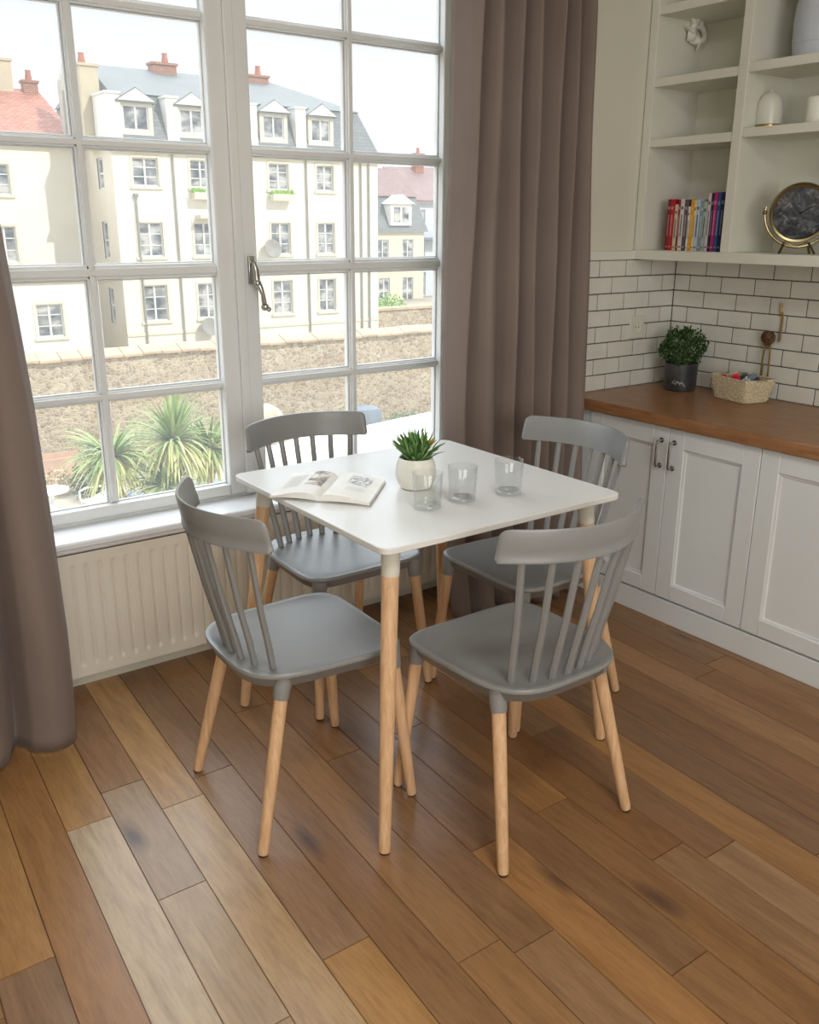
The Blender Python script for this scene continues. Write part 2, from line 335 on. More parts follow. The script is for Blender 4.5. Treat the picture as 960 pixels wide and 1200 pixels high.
# ------------------------------------------------------------------ window
GY = .42
win = bpy.data.objects.new('window_1', None); C.objects.link(win); tag(win, 'tall white two-leaf window with small panes above the radiator', 'window', kind='structure')
f = MB(); f.box(NX0, -.503, .385, .44, .500, NZ).box(1.302, NX1, .385, .44, .500, NZ).box(-.503, 1.302, .385, .44, .500, .516).box(-.503, 1.302, .385, .44, NZ-.05, NZ)
obj('window_frame', f, M['frame'], win, bevel=.004)
HZ = [.898, 1.272, 1.634, 2.005, 2.376]
def casement(x0, x1, g0, g1, vb, side):
    a = MB(); y0, y1 = .374, .436
    a.box(x0, g0, y0, y1, .516, NZ-.05).box(g1, x1, y0, y1, .516, NZ-.05).box(g0, g1, y0, y1, .516, .553).box(g0, g1, y0, y1, NZ-.09, NZ-.05)
    ob = obj('casement', a, M['frame'], win, bevel=.005)
    mu = MB()
    def hbar(z, h): mu.box(g0, g1, .398, .436, z-h/2, z+h/2); mu.box(g0, g1, .388, .398, z-h*.28, z+h*.28)
    for z in HZ: hbar(z, .041 if abs(z-1.272) < .01 else .028)
    zs = [.553]+HZ+[NZ-.09]
    for i in range(len(zs)-1): mu.box(vb-.0135, vb+.0135, .398, .436, zs[i], zs[i+1]); mu.box(vb-.008, vb+.008, .388, .398, zs[i]+.006, zs[i+1]-.006)
    xs = [(g0, vb-.015), (vb+.015, g1)]
    for i in range(len(zs)-1):
        a0 = zs[i]+(.015 if i else 0)+(.007 if abs(zs[i]-1.272) < .01 else 0); a1 = zs[i+1]-(.015 if i < len(zs)-2 else 0)-(.007 if abs(zs[i+1]-1.272) < .01 else 0)
        for (p, q) in xs:
            w_ = .0042
            mu.box(p, p+w_, .406, .418, a0, a1).box(q-w_, q, .406, .418, a0, a1).box(p+w_, q-w_, .406, .418, a0, a0+w_).box(p+w_, q-w_, .406, .418, a1-w_, a1)
    obj('glazing_bars', mu, M['frame'], ob, bevel=.0025)
    obj('pane', MB().box(g0-.003, g1+.003, GY, GY+.003, .551, NZ-.088), M['pane'], ob)
    return ob
cl_ = casement(-.501, .434, -.432, .363, -.0345, 0)
cr_ = casement(.436, 1.300, .503, 1.271, .884, 1)
obj('meeting_strip', MB().box(.419, .451, .362, .374, .516, NZ-.05), M['frame'], cr_, bevel=.004)
h = MB(); h.box(.466, .490, .365, .374, 1.222, 1.312)
hd = obj('handle', h, M['chrome'], cr_, bevel=.003); hd['label'] = 'silver lever handle'
lv = MB(); O = lambda x, y, z: (x+.078, y+.152, 1.4183+(z-1.4183)*1.06)
lv.tube([O(.400, .214, 1.300), O(.399, .196, 1.297), O(.400, .188, 1.275), O(.402, .186, 1.235)], [.007, .009, .011, .012], 12)
lv.tube([O(.402, .186, 1.240), O(.409, .178, 1.225), O(.416, .176, 1.205), O(.421, .178, 1.178)], [.012, .010, .0075, .009], 12)
lv.sphere(O(.424, .179, 1.166), .0135, 12, 8); lv.sphere(O(.402, .184, 1.238), .014, 12, 8); lv.sphere(O(.438, .181, 1.158), .009, 10, 6)
obj('lever', lv, M['chrome'], hd)
sl_ = MB(); sl_.box(NX0, NX1, .222, .386, .482, .505); sl_.box(NX0, NX1, .236, .386, .466, .482)
obj('window_sill', sl_, M['sill'], win, bevel=.006)

# radiator
RX0, RX1, RY, RZ0, RZ1 = -.266, 1.24, .248, .052, .462
rad = thing('radiator', 'cream ribbed panel radiator under the window sill', 'radiator', (0, .28, RZ0))
def ro(p): return (p[0], p[1]-.28, p[2]-RZ0)
nx = int((RX1-RX0)/.0052)
def rfun(u, v):
    x = RX0+u*(RX1-RX0); z = RZ0+v*(RZ1-RZ0)
    e_ = min(1, max(0, (v-.075)/.035))*min(1, max(0, (.915-v)/.035)); e_ = e_*e_*(3-2*e_)
    ph = ((x-RX0-.020) % .0415)/.0415; d = math.exp(-((ph-.5)/.11)**2)
    if x < RX0+.012 or x > RX1-.012: d = 0
    return ro((x, RY+.010*d*e_, z))
rb = MB().grid(rfun, nx, 60)
rb.box(RX0, RX1, RY+.002-.28+.008, .298-.28, 0, .004)
obj('front_panel', rb, M['radiator'], rad, smooth=50, fixn=False)
rc = MB(); rc.box(RX0-.003, RX0, RY-.28, .298-.28, 0, RZ1-RZ0).box(RX1, RX1+.003, RY-.28, .298-.28, 0, RZ1-RZ0).box(RX0, RX1, .293-.28, .298-.28, 0, RZ1-RZ0)
obj('casing', rc, M['radiator'], rad, bevel=.001)
gr = MB(); x = RX0
while x < RX1-.01: gr.box(x+.001, x+.007, RY+.008-.28, .29-.28, RZ1-RZ0-.006, RZ1-RZ0); x += .013
gr.box(RX0, RX1, RY-.28, RY+.008-.28, RZ1-RZ0-.003, RZ1-RZ0+.001)
obj('top_grille', gr, M['radiator'], rad, smooth=0)

# ------------------------------------------------------------------ curtains
def lerp_t(t, tab):
    for (a, va), (b, vb) in zip(tab, tab[1:]):
        if t <= b: return va+(vb-va)*max(0, (t-a)/(b-a))
    return tab[-1][1]
def curtain(name, label, xl, xr, folds, ztop, zbot, seed, amp, yc, hem=0):
    rr = random.Random(seed); ph = [rr.uniform(-.5, .5) for _ in range(12)]
    def fn(u, v):
        z = zbot+(ztop-zbot)*v
        a, b = lerp_t(z, xl), lerp_t(z, xr)
        k = folds; uu = u+.012*math.sin(2*PI*u*2+ph[0])*(1-v)
        t = uu*k*2*PI+.9*math.sin(uu*2*PI*1.3+ph[1]+1.8*(1-v))*(1-.45*v)+.5*math.sin(uu*2*PI*2.7+ph[6])
        am = amp*(.86+.14*math.sin(uu*2*PI*1.7+ph[2]+1.6*(1-v)))*(1+.05*(1-v))
        s_ = abs(math.sin(t/2)); dp = .72+.28*math.sin(2.4*math.floor(t/(2*PI)+.5)+ph[5]+1.5*(1-v)); y = yc-am*(2*s_**.8-1) if s_ > .55 else yc-am*(2*.55**.8-1)+am*dp*(1.9-1.05*(2*.55**.8-1))*(1-(s_/.55)**1.3)*1.15
        x = a+(b-a)*u+am*.12*math.sin(t)
        if hem: z += -0.0
        y += .006*math.sin(7*v+ph[3]+u*5)+.004*math.sin(17*v+u*23+ph[4])
        return (x, y, z)
    cu = thing(name, label, 'curtain', (0, 0, 0), group=None)
    obj('fabric', MB().grid(fn, folds*36, 70), M['curtain'], cu, smooth=80, solid=.0022, fixn=False)
    for i in range(folds+1):
        x = lerp_t(ztop, xl)+.01+(lerp_t(ztop, xr)-lerp_t(ztop, xl)-.02)*i/folds
        obj('ring', MB().tube([(x+.004*math.sin(q*PI/4), yc+.0165*math.cos(q*PI/8), 2.60+.0185*math.sin(q*PI/8)) for q in range(17)], .002, 6), M['chrome'], cu)
    return cu
curtain('curtain', 'full length mauve curtain gathered between the window and the tiled wall', [(0, 1.045), (.4, .99), (.8, .98), (1.3, .988), (2.06, 1.022), (2.58, 1.04)],
        [(0, 1.648), (.8, 1.648), (1.3, 1.628), (2.1, 1.578), (2.58, 1.55)], 7, 2.58, .02, 5, .050, -.050)
curtain('curtain', 'full length mauve curtain hanging at the left edge of the window', [(0, -1.15), (1.5, -1.08), (2.58, -1.05)],
        [(0, -.335), (.10, -.328), (.33, -.32), (.63, -.321), (.96, -.329), (1.2, -.341), (1.41, -.353), (2.58, -.44)], 6, 2.58, .012, 11, .050, -.020)
rod = thing('curtain_rod', 'slim metal curtain rod above the window', 'curtain rod', (0, 0, 2.60))
obj('pole', MB().tube([(-1.3, -.012, 0), (1.85, -.038, 0)], .010, 16), M['chrome'], rod)
for x in (-1.22, .33, 1.78): obj('bracket', MB().tube([(x, -.02, 0), (x, .059, 0)], .006, 8), M['chrome'], rod)
for x in (-1.31, 1.86): obj('finial', MB().sphere((x, -.014 if x < 0 else -.036, 0), .02), M['chrome'], rod)

# ------------------------------------------------------------------ base cabinets and worktop
CX = 1.68
def door(y0, y1, parent, hy):
    z0, z1 = .097, .732; a = MB(); s_, t = .066, .068
    a.box(CX, CX+.02, y0, y0+s_, z0, z1).box(CX, CX+.02, y1-s_, y1, z0, z1).box(CX, CX+.02, y0+s_, y1-s_, z0, z0+t-.012).box(CX, CX+.02, y0+s_, y1-s_, z1-t, z1)
    # panel moulding and recessed panel
    yy0, yy1, zz0, zz1 = y0+s_, y1-s_, z0+t-.012, z1-t
    def ring(i, x): return [(x, yy0+i, zz0+i), (x, yy1-i, zz0+i), (x, yy1-i, zz1-i), (x, yy0+i, zz1-i)]
    a.loops([ring(0, CX+.001), ring(.004, CX+.004), ring(.008, CX+.0045), ring(.011, CX+.010), ring(.02, CX+.0105)], False, True)
    d = obj('door', a, M['cabinet'], parent, bevel=.0015, seg=1, smooth=30)
    hb = MB(); hz0, hz1 = .585, .69
    hb.tube([(CX, hy, hz0+.006), (CX-.024, hy, hz0+.006), (CX-.028, hy, hz0+.012), (CX-.028, hy, hz1-.012), (CX-.024, hy, hz1-.006), (CX, hy, hz1-.006)], .0042, 10)
    hb.tube([(CX, hy, hz0+.006), (CX-.004, hy, hz0+.006)], .009, 12).tube([(CX, hy, hz1-.006), (CX-.004, hy, hz1-.006)], .009, 12)
    q = obj('handle', hb, M['chrome'], d); q['label'] = 'brushed metal bar handle'; return d
edges = [-.045, -.4225, -.7905, -1.16, -1.53, -1.90, -2.27]
names_ = ['white panelled base cabinet nearest the curtain with two bar handles', 'white panelled base cabinet at the right edge of the photo', 'white panelled base cabinet furthest along the worktop from the window']
for i in range(3):
    a, b, c = edges[2*i], edges[2*i+1], edges[2*i+2]
    if i == 0: top = YW
    else: top = a
    k = thing('base_cabinet', names_[i], 'cabinet', (0, 0, 0), group='base cabinets under the wooden worktop')
    ca_ = MB().box(CX+.022, XE-.002, c+.001, top-.002, .089, .7375)
    if i == 0: ca_.box(CX+.004, CX+.022, a+.001, YW-.002, .089, .7375)
    obj('carcass', ca_, M['cabinet'], k, bevel=.001, seg=1)
    door(b+.0015, a-.0015, k, b+.028); door(c+.0015, b-.0015, k, b-.028)
struct('trim_3', MB().box(CX+.002, CX+.02, -2.27, YW, 0, .088), M['cabinet'], 'white plinth board below the base cabinet doors', 'plinth', bevel=.002)
wt = MB().box(1.655, XE-.009, -2.29, YW-.009, .7385, .7805)
tag(obj('worktop', wt, M['oak_top'], bevel=.003), 'warm brown oak worktop running over the white cabinets', 'worktop')

# ------------------------------------------------------------------ open shelves
SX = 1.972
bk = thing('wall_shelf_unit', 'cream open shelf unit on the wall above the metro tiles', 'shelves', (0, 0, 1.285))
def sb(name, x0, x1, y0, y1, z0, z1, bev=.0018): return obj(name, MB().box(x0, x1, y0, y1, z0-1.285, z1-1.285), M['shelf'], bk, bevel=bev)
ZT = 2.66
sb('side_panel', SX, XE-.001, .020, YW-.0045, 1.321, ZT); sb('bottom_board', SX-.004, XE-.001, -1.45, YW-.001, 1.285, 1.321)
sb('divider', SX, XE, -.377, -.340, 1.321, ZT); sb('divider', SX, XE, -.935, -.90, 1.321, ZT); sb('side_panel', SX, XE, -1.45, -1.415, 1.321, ZT)
sb('back_panel', XE-.008, XE-.001, -1.415, .02, 1.321, ZT, 0); sb('top_board', SX-.004, XE, -1.45, YW-.001, ZT, ZT+.03)
for (a, b, zs) in ((-.34, .02, (1.690, 1.897, 2.135, 2.38)), (-.90, -.377, (1.700, 1.903, 2.165, 2.40)), (-1.415, -.935, (1.70, 1.95, 2.2))):
    for z in zs: sb('shelf', SX+.004, XE-.008, a, b, z, z+.030)

# books
def mk(name, col, rough=.6, **k): return soft(name, col, rough, .08, 30, **k)
BK = [(.0, .016, .187, (128, 22, 30), 'dark red'), (.0, .017, .187, (176, 30, 40), 'bright red'), (0, .015, .168, (206, 196, 170), 'cream'), (0, .011, .186, (146, 44, 48), 'faded red'),
      (0, .018, .187, (214, 208, 200), 'off-white'), (0, .017, .185, (92, 78, 92), 'purple grey'), (0, .009, .16, (226, 222, 214), 'thin white'), (0, .015, .184, (222, 160, 40), 'yellow orange'),
      (0, .009, .182, (236, 214, 150), 'pale yellow'), (0, .017, .185, (186, 200, 216), 'pale blue'), (0, .016, .18, (132, 152, 158), 'grey teal'), (0, .014, .176, (170, 184, 176), 'sage grey'),
      (0, .013, .206, (216, 200, 206), 'pale pink'), (0, .013, .206, (36, 38, 64), 'dark navy'), (0, .014, .208, (188, 40, 112), 'magenta'), (0, .014, .205, (44, 92, 158), 'blue'), (0, .015, .208, (30, 40, 84), 'deep navy')]
paper = soft('page_paper', (232, 226, 210), .8)
by = -.052
widths = [b[1] for b in BK]; sc_ = (.304-.052)/sum(widths)
for i, (_, wd, ht, col, nm) in enumerate(BK):
    wd *= sc_; ht *= .99; z = 1.321; d_ = .135+.01*R.random(); x0 = 2.02+.004*R.random()
    k = thing('book', f'{nm} spined book, number of its colour in the row on the lowest shelf' if False else f'{nm} book standing in the row on the lowest cream shelf', 'book', (x0, by-wd/2, z), group='books on the lowest shelf')
    hw = wd/2-.0006
    cv = MB().box(0, d_, -hw, -hw+.0015, 0, ht).box(0, d_, hw-.0015, hw, 0, ht).box(-.0012, .0015, -hw, hw, 0, ht)
    cm = mk('cover_'+nm.replace(' ', '_'), col, .45)
    obj('cover', cv, cm, k, bevel=.0006, seg=1)
    obj('page_block', MB().box(.0016, d_-.004, -hw+.0016, hw-.0016, .003, ht-.003), paper, k)
    lt = tuple(min(255, c*.5+110) for c in col) if sum(col) < 480 else tuple(c*.55 for c in col)
    bm_ = MB(); bw = hw*.62
    bm_.box(-.0018, -.0011, -bw, bw, ht*.80, ht*.86).box(-.0018, -.0011, -bw*.5, bw*.5, ht*.28, ht*.7).box(-.0018, -.0011, -bw, bw, ht*.06, ht*.09)
    obj('spine_band', bm_, mk('band_'+nm.replace(' ', '_'), lt, .5), k)
    by -= wd

# clock
ck = thing('table_clock', 'round dark faced clock in a brass ring stand on the lowest shelf', 'clock', (2.060, -.580, 1.321), D2R(-52))
TL = Matrix.Translation((0, 0, .135)) @ Matrix.Rotation(D2R(14), 4, 'X')
def ringlathe(prof): return MB().lathe(prof, 48).xf(Matrix.Rotation(PI/2, 4, 'X'))   # axis along -Y
rim = ringlathe([(.086, -.012), (.094, -.014), (.098, -.006), (.098, .012), (.094, .018), (.087, .016), (.0855, .010)]); rim.f = rim.f[:-2]
obj('rim', rim.xf(TL), M['oldgold'], ck)
obj('case_back', ringlathe([(.02, -.030), (.07, -.026), (.088, -.012), (.088, .004)]).xf(TL), soft('dark_case', (40, 42, 44), .4), ck)
m = Mat('collage_dial', (60, 66, 74), .18); v = m.coord((1, 1, 1)); vo = m.new('ShaderNodeTexVoronoi'); vo.inputs['Scale'].default_value = 26; m.l.new(v, vo.inputs['Vector'])
nz = m.noise(v, 38, 3, .6, 1.2); m.base(m.mix(.5, m.ramp(vo.outputs['Color'], [(.2, (30, 36, 42)), (.55, (70, 78, 86)), (.9, (150, 156, 160))]), m.ramp(nz, [(.42, (24, 30, 36)), (.60, (96, 102, 110)), (.72, (214, 214, 208))])))
obj('dial', ringlathe([(.0861, .0045), (.0862, .0065)]).xf(TL), m.m, ck)
hn = MB(); hn.obox((0, -.0085, 0), (.005, 0, 0), (0, .0008, 0), (0, 0, .005)).obox((-.014, -.0085, .016), (.016, 0, -.018), (.0008, .0004, .0008), (.0012, 0, .0012)).obox((.02, -.009, .012), (.024, 0, .014), (0, .0006, 0), (-.001, 0, .0014))
obj('hands', hn.xf(TL), soft('black_hands', (14, 14, 16), .4), ck)
st = MB(); st.tube([(.112*math.cos(D2R(a)), 0, .135+.112*math.sin(D2R(a))) for a in range(-190, 11, 8)], .0045, 10)
st.tube([(-.05, .035, .001), (-.035, .01, .037), (0, 0, .022), (.035, .01, .037), (.05, .035, .001)], .0045, 8).tube([(-.055, -.045, .003), (-.04, 0, .036)], .004, 8).tube([(.055, -.045, .003), (.04, 0, .036)], .004, 8)
st.sphere((-.112, 0, .135), .008).sphere((.112, 0, .135), .008)
obj('stand', st, M['oldgold'], ck)

# shelf ornaments
clo = thing('lidded_jar', 'white domed jar with a gold base ring on the second shelf', 'jar', (2.075, -.408, 1.730))
obj('body', MB().lathe([(.036, .010), (.042, .014), (.0425, .06), (.040, .085), (.030, .105), (.012, .116), (.006, .119), (.004, .124), (.001, .126)], 36), M['ceramic2'], clo)
obj('base_ring', MB().lathe([(.036, 0), (.0415, .001), (.0415, .011), (.036, .012)], 36), M['gold'], clo)
can = thing('pillar_candle', 'white pillar candle on the second shelf at the photo edge', 'candle', (2.075, -.585, 1.730))
obj('wax', MB().lathe([(.035, 0), (.036, .002), (.036, .078), (.033, .084), (.030, .082), (.012, .080)], 32), M['ceramic'], can)
obj('wick', MB().tube([(0, 0, .079), (.001, 0, .093)], .0012, 6), M['glide'], can)
pj = thing('pitcher', 'pale blue grey ceramic jug on the upper right shelf', 'jug', (2.09, -.545, 1.933))
prof = [(.060, 0), (.070, .004), (.076, .05), (.078, .11), (.074, .16), (.066, .19), (.068, .215)]
obj('body', MB().lathe(prof, 40, cap1=False), M['pale_blue'], pj, solid=.004)
obj('handle', MB().tube([(-.02, -.070, .17), (-.03, -.115, .165), (-.03, -.125, .12), (-.03, -.112, .07), (-.02, -.074, .05)], [(.009, .005)]*5, 10), M['pale_blue'], pj)
obj('rib', MB().lathe([(.0755, .04), (.0785, .045), (.0760, .05)], 40, cap0=False, cap1=False), M['pale_blue'], pj)
orn = thing('ceramic_ornament', 'white ceramic knot ornament hung on the side panel of the upper left shelf', 'ornament', (2.160, .0195, 2.100))
kn = MB().tube([(.036*math.cos(a), -.028+.010*math.sin(2*a), .036*math.sin(a)) for a in [i*2*PI/30 for i in range(31)]], .0105, 10)
obj('loop', kn, M['ceramic'], orn)
obj('boss', MB().tube([(-.02, 0, .02), (-.024, -.02, .022)], [.020, .014], 14).tube([(.01, 0, -.01), (.02, -.02, -.02)], [.024, .012], 14), M['ceramic'], orn)
kp = MB()
for a0, l, rr_ in ((2.2, .074, .018), (3.6, .062, .016), (4.7, .066, .017), (.9, .048, .012), (2.9, .066, .016)):
    kp.tube([(.02*math.cos(a0), -.02, .02*math.sin(a0)), ((l*.6)*math.cos(a0+.3), -.034, (l*.6)*math.sin(a0+.3)), (l*math.cos(a0+.1), -.026, l*math.sin(a0+.1))], [rr_, (rr_, rr_*.5), (rr_*.4, .002)], 10)
obj('petals', kp, M['ceramic'], orn)
dz = thing('glass_dish', 'clear glass dish on the topmost visible shelf', 'dish', (2.10, -.17, 2.1655))
obj('bowl', MB().lathe([(.03, 0), (.034, .003), (.06, .02), (.075, .05), (.072, .05), (.057, .022), (.03, .006)], 36), M['tumbler'], dz)

# socket on the tiles
so = thing('wall_socket', 'white square wall socket on the metro tiles beside the curtain', 'socket', (2.018, YW-.0068, 1.02))
obj('plate', MB().box(-.042, .042, -.007, 0, -.045, .045), M['ceramic2'], so, bevel=.003)
obj('outlet_ring', MB().lathe([(.022, .007), (.026, .009), (.026, .0098), (.021, .0095), (.019, .003)], 28, cap0=False).xf(Matrix.Rotation(PI/2, 4, 'X')), M['ceramic2'], so)
sk = MB()
for dx in (-.009, .009): sk.lathe([(.0028, .0), (.0028, .0072)], 10, (dx, 0, 0))
obj('pin_holes', sk.xf(Matrix.Rotation(PI/2, 4, 'X')), M['glide'], so)

# ------------------------------------------------------------------ worktop things
pp = thing('potted_plant', 'bushy green plant in a dark grey pot in the worktop corner', 'potted plant', (2.112, -.115, .7805))
dg = Mat('dark_stoneware', (62, 64, 66), .4); v = dg.coord(); dg.base(dg.ramp(dg.noise(v, 14, 4), [(.35, (48, 50, 53)), (.7, (78, 80, 82))])); dg = dg.m
obj('pot', MB().lathe([(.052, 0), (.060, .003), (.064, .02), (.065, .108), (.063, .110), (.060, .108), (.059, .092)], 40), dg, pp)
obj('soil', MB().lathe([(.0585, .090), (.0585, .094), (.02, .097)], 24), M['soil'], pp)
sc2 = MB(); ang0 = math.atan2(CAM.y+.115, CAM.x-2.112)
rs = random.Random(4)
for i in range(16):       # white scribble on the pot, wrapped on its wall
    a = ang0-.1+(-.42+.8*i/15)*.9; zz = .038-.008*(i/15)+rs.uniform(-.004, .004); r = .0646
    a2 = a+rs.uniform(.03, .08); z2 = zz+rs.uniform(-.008, .008)
    sc2.tube([(r*math.cos(a), r*math.sin(a), zz), (r*math.cos((a+a2)/2)*1.004, r*math.sin((a+a2)/2)*1.004, (zz+z2)/2+.003), (r*math.cos(a2), r*math.sin(a2), z2)], .0011, 5)
obj('marking', sc2, soft('white_marking', (206, 206, 204), .6), pp)
def leafmat(name, a, b, c): 
    m = Mat(name, a, .55); o = m.new('ShaderNodeNewGeometry'); m.base(m.ramp(o.outputs['Random Per Island'], [(0, a), (.6, b), (1, c)]))
    m.b.inputs['Subsurface Weight'].default_value = 0; return m.m
gl = leafmat('bush_leaf', (22, 48, 18), (44, 84, 30), (84, 120, 48))
fo = MB(); stm = MB(); r0 = random.Random(9)
for i in range(1500):
    th = r0.uniform(0, 2*PI); ph = math.acos(r0.uniform(-.75, 1)); rad_ = .090*r0.uniform(.55, 1.0)**.5*(1+.14*math.sin(th*3+ph*4))
    p = Vector((rad_*math.sin(ph)*math.cos(th), rad_*math.sin(ph)*math.sin(th), .168+rad_*.88*math.cos(ph)))
    n = Vector((r0.gauss(0, 1), r0.gauss(0, 1), r0.gauss(0, 1))).normalized(); t = n.orthogonal().normalized(); b = n.cross(t); s_ = r0.uniform(.005, .009)
    fo.quad(p-t*s_, p-b*s_*.6, p+t*s_, p+b*s_*.6+n*s_*.3)
for i in range(26):
    th = r0.uniform(0, 2*PI); q = r0.uniform(.2, .8)*.07
    stm.tube([(q*.3*math.cos(th), q*.3*math.sin(th), .09), (q*.7*math.cos(th), q*.7*math.sin(th), .14), (q*1.1*math.cos(th), q*1.1*math.sin(th), .19)], .0012, 5)
obj('foliage', fo, gl, pp, smooth=0, fixn=False); obj('stems', stm, leafmat('stem', (60, 80, 40), (70, 90, 40), (90, 100, 50)), pp)

bs = thing('wicker_basket', 'small woven wicker basket on the worktop holding bright packets', 'basket', (2.128, -.388, .7805), D2R(-14))
wm = Mat('wicker', (210, 198, 170), .8); v = wm.coord(); vo = wm.new('ShaderNodeTexVoronoi'); vo.inputs['Scale'].default_value = 130; wm.l.new(v, vo.inputs['Vector'])
wm.base(wm.ramp(vo.outputs['Distance'], [(.1, (236, 226, 202)), (.6, (200, 186, 154))])); wm = wm.m
wk = MB(); nr, nsg = 13, 88
def bas(t, k):   # rounded rectangle ring at height fraction k
    hx = .058+.014*k; hy = .083+.018*k; a = 2*PI*t; c_, s_ = math.cos(a), math.sin(a); n = 12
    q = (abs(c_)**n+abs(s_)**n)**(-1/n); return hx*c_*q, hy*s_*q
for i in range(nr):
    k = (i+.5)/nr; pts = []
    for j in range(nsg):
        x, y = bas(j/nsg, k); wv = 1+.022*(1 if (j//2+i) % 2 else -1); pts.append((x*wv, y*wv, .004+.078*k))
    wk.loops([[Vector(p)+(Vector((p[0], p[1], 0)).normalized()*.0032*math.cos(q)+Vector((0, 0, .0036*math.sin(q)))) for q in [z*PI/3 for z in range(6)]] for p in pts+[pts[0]]], False, False)
wk.loops([[(*bas(j/48, 0), .001) for j in range(48)], [(*bas(j/48, 0), .006) for j in range(48)]])
obj('weave', wk, wm, bs, smooth=60)
sk = MB()
for j in range(44):
    x, y = bas(j/44, 0); x2, y2 = bas(j/44, 1); sk.tube([(x, y, .003), (x2, y2, .084)], .0018, 5)
obj('stakes', sk, wm, bs)
obj('rim', MB().loops([[(*[c*1.0 for c in bas(j/64, 1)], .084)] for j in []] or [[Vector((*bas(j/64, 1), .086))+Vector((.004*math.cos(q)*math.copysign(1, math.cos(2*PI*j/64)), 0, .004*math.sin(q))) for q in [z*PI/3 for z in range(6)]] for j in range(65)], False, False), wm, bs)
PC = [((176, 26, 40), 'dark red', (-.02, .072), .05, .3), ((150, 24, 36), 'deep red', (.01, .045), .052, .9), ((206, 30, 62), 'crimson', (-.03, .012), .062, .1), ((208, 216, 220), 'white', (0, -.015), .054, 1.2),
      ((60, 92, 96), 'teal', (.02, .008), .062, .5), ((216, 222, 210), 'pale', (-.025, -.045), .05, 2.0), ((34, 40, 60), 'navy', (.022, -.035), .06, .7), ((70, 120, 62), 'green', (-.03, -.03), .046, 1.8),
      ((120, 140, 160), 'blue grey', (.016, -.030), .068, 1.4), ((46, 52, 64), 'charcoal', (.0, -.058), .05, .2)]
for col, nm, (px_, py_), hh, a in PC:
    q = thing('packet', f'{nm} paper packet lying in the wicker basket', 'packet', (2.132+px_, -.388+py_, .7875), a*.4-.2, group='bright packets in the wicker basket')
    pk = MB(); rr = [[(x*.016*k, y*.014*k, z) for x, y in rrect(-1, 1, -1, 1, .3, 3)] for z, k in ((0, .9), (.004, 1), (hh+.016, .96), (hh+.022, .6))]
    obj('wrapper', pk.loops(rr), mk('packet_'+nm.replace(' ', '_'), col, .4), q)
    obj('fold', MB().box(-.013, .013, -.0012, .0012, hh+.0215, hh+.030), mk('packet_fold_'+nm.replace(' ', '_'), tuple(min(255, c*1.15+15) for c in col), .4), q)
# utensils against the tiled wall
br = thing('tea_strainer', 'dark round headed strainer with gold handles leaning against the tiles behind the basket', 'strainer', (2.205, -.425, .80))
hm = Mat('dried_head', (92, 62, 46), .8); v = hm.coord(); hm.base(hm.ramp(hm.noise(v, 90, 4), [(.35, (60, 38, 28)), (.7, (128, 92, 64))])).bump(hm.noise(v, 90, 2), .8, .004)
obj('head', MB().sphere((0, 0, .213), .030, 20, 14, (.5, 1, .86)), hm.m, br)
obj('collar', MB().lathe([(.012, .182), (.015, .186), (.010, .192)], 16), M['gold'], br)
obj('handle', MB().tube([(0, .008, .186), (0, .012, .14), (0, .014, .02)], .0035, 8), M['gold'], br)
obj('handle', MB().tube([(0, -.004, .186), (0, -.014, .178), (0, -.016, .14), (0, -.018, .02)], .0035, 8), M['gold'], br)
hkk = thing('brass_spoon', 'slim brass spoon hanging on the tiles right of the dark strainer', 'spoon', (2.228, -.460, 1.0))
obj('handle', MB().tube([(-.004, 0, .0), (-.004, -.002, .06), (-.005, -.003, .095), (-.002, .004, .108)], [(.008, .004), (.0055, .004), (.005, .0035), (.003, .003)], 8), M['gold'], hkk)
obj('hook', MB().tube([(-.001, .006, .098), (-.006, .006, .10), (-.006, .008, .125), (-.002, .009, .140)], .0035, 6), M['gold'], hkk)

# ------------------------------------------------------------------ table
TX0, TX1, TY0, TY1, TT = .1335, .891, -.905, -.148, .745
tb = thing('dining_table', 'square white topped table with beech legs in the middle of the chairs', 'table', (.51, -.525, 0))
def tl(x, y): return (x-.51, y+.525)
poly = [tl(x, y) for x, y in rrect(TX0, TX1, TY0, TY1, .028, 8)]
obj('tabletop', MB().prism(poly, TT-.016, TT), M['table_white'], tb, bevel=.0025)
obj('underframe', MB().prism([tl(x, y) for x, y in rrect(TX0+.09, TX1-.09, TY0+.09, TY1-.09, .01, 2)], TT-.034, TT-.016), M['table_edge'], tb)
tops = [(.190, -.848), (.198, -.222), (.820, -.838), (.822, -.215)]; feet = [(.108, -.937), (.143, -.122), (.896, -.888), (.915, -.118)]
for (a, b), (c, d) in zip(tops, feet):
    t_, f_ = Vector((*tl(a, b), TT-.016)), Vector((*tl(c, d), .003))
    P = lambda z: f_+(t_-f_)*((z-.003)/(TT-.019))
    lg = obj('leg', MB().tube([P(.004), P(.02), P(.35), P(.660)], [.0135, .0145, .0185, .0200], 24), M['beech'], tb)
    obj('sleeve', MB().tube([P(.660), P(.664), P(TT-.017)], [.0203, .0212, .0222], 24), M['table_edge'], lg)
    obj('foot_glide', MB().tube([f_+Vector((0, 0, -.003)), P(.005)], .0125, 16), M['glide'], lg)

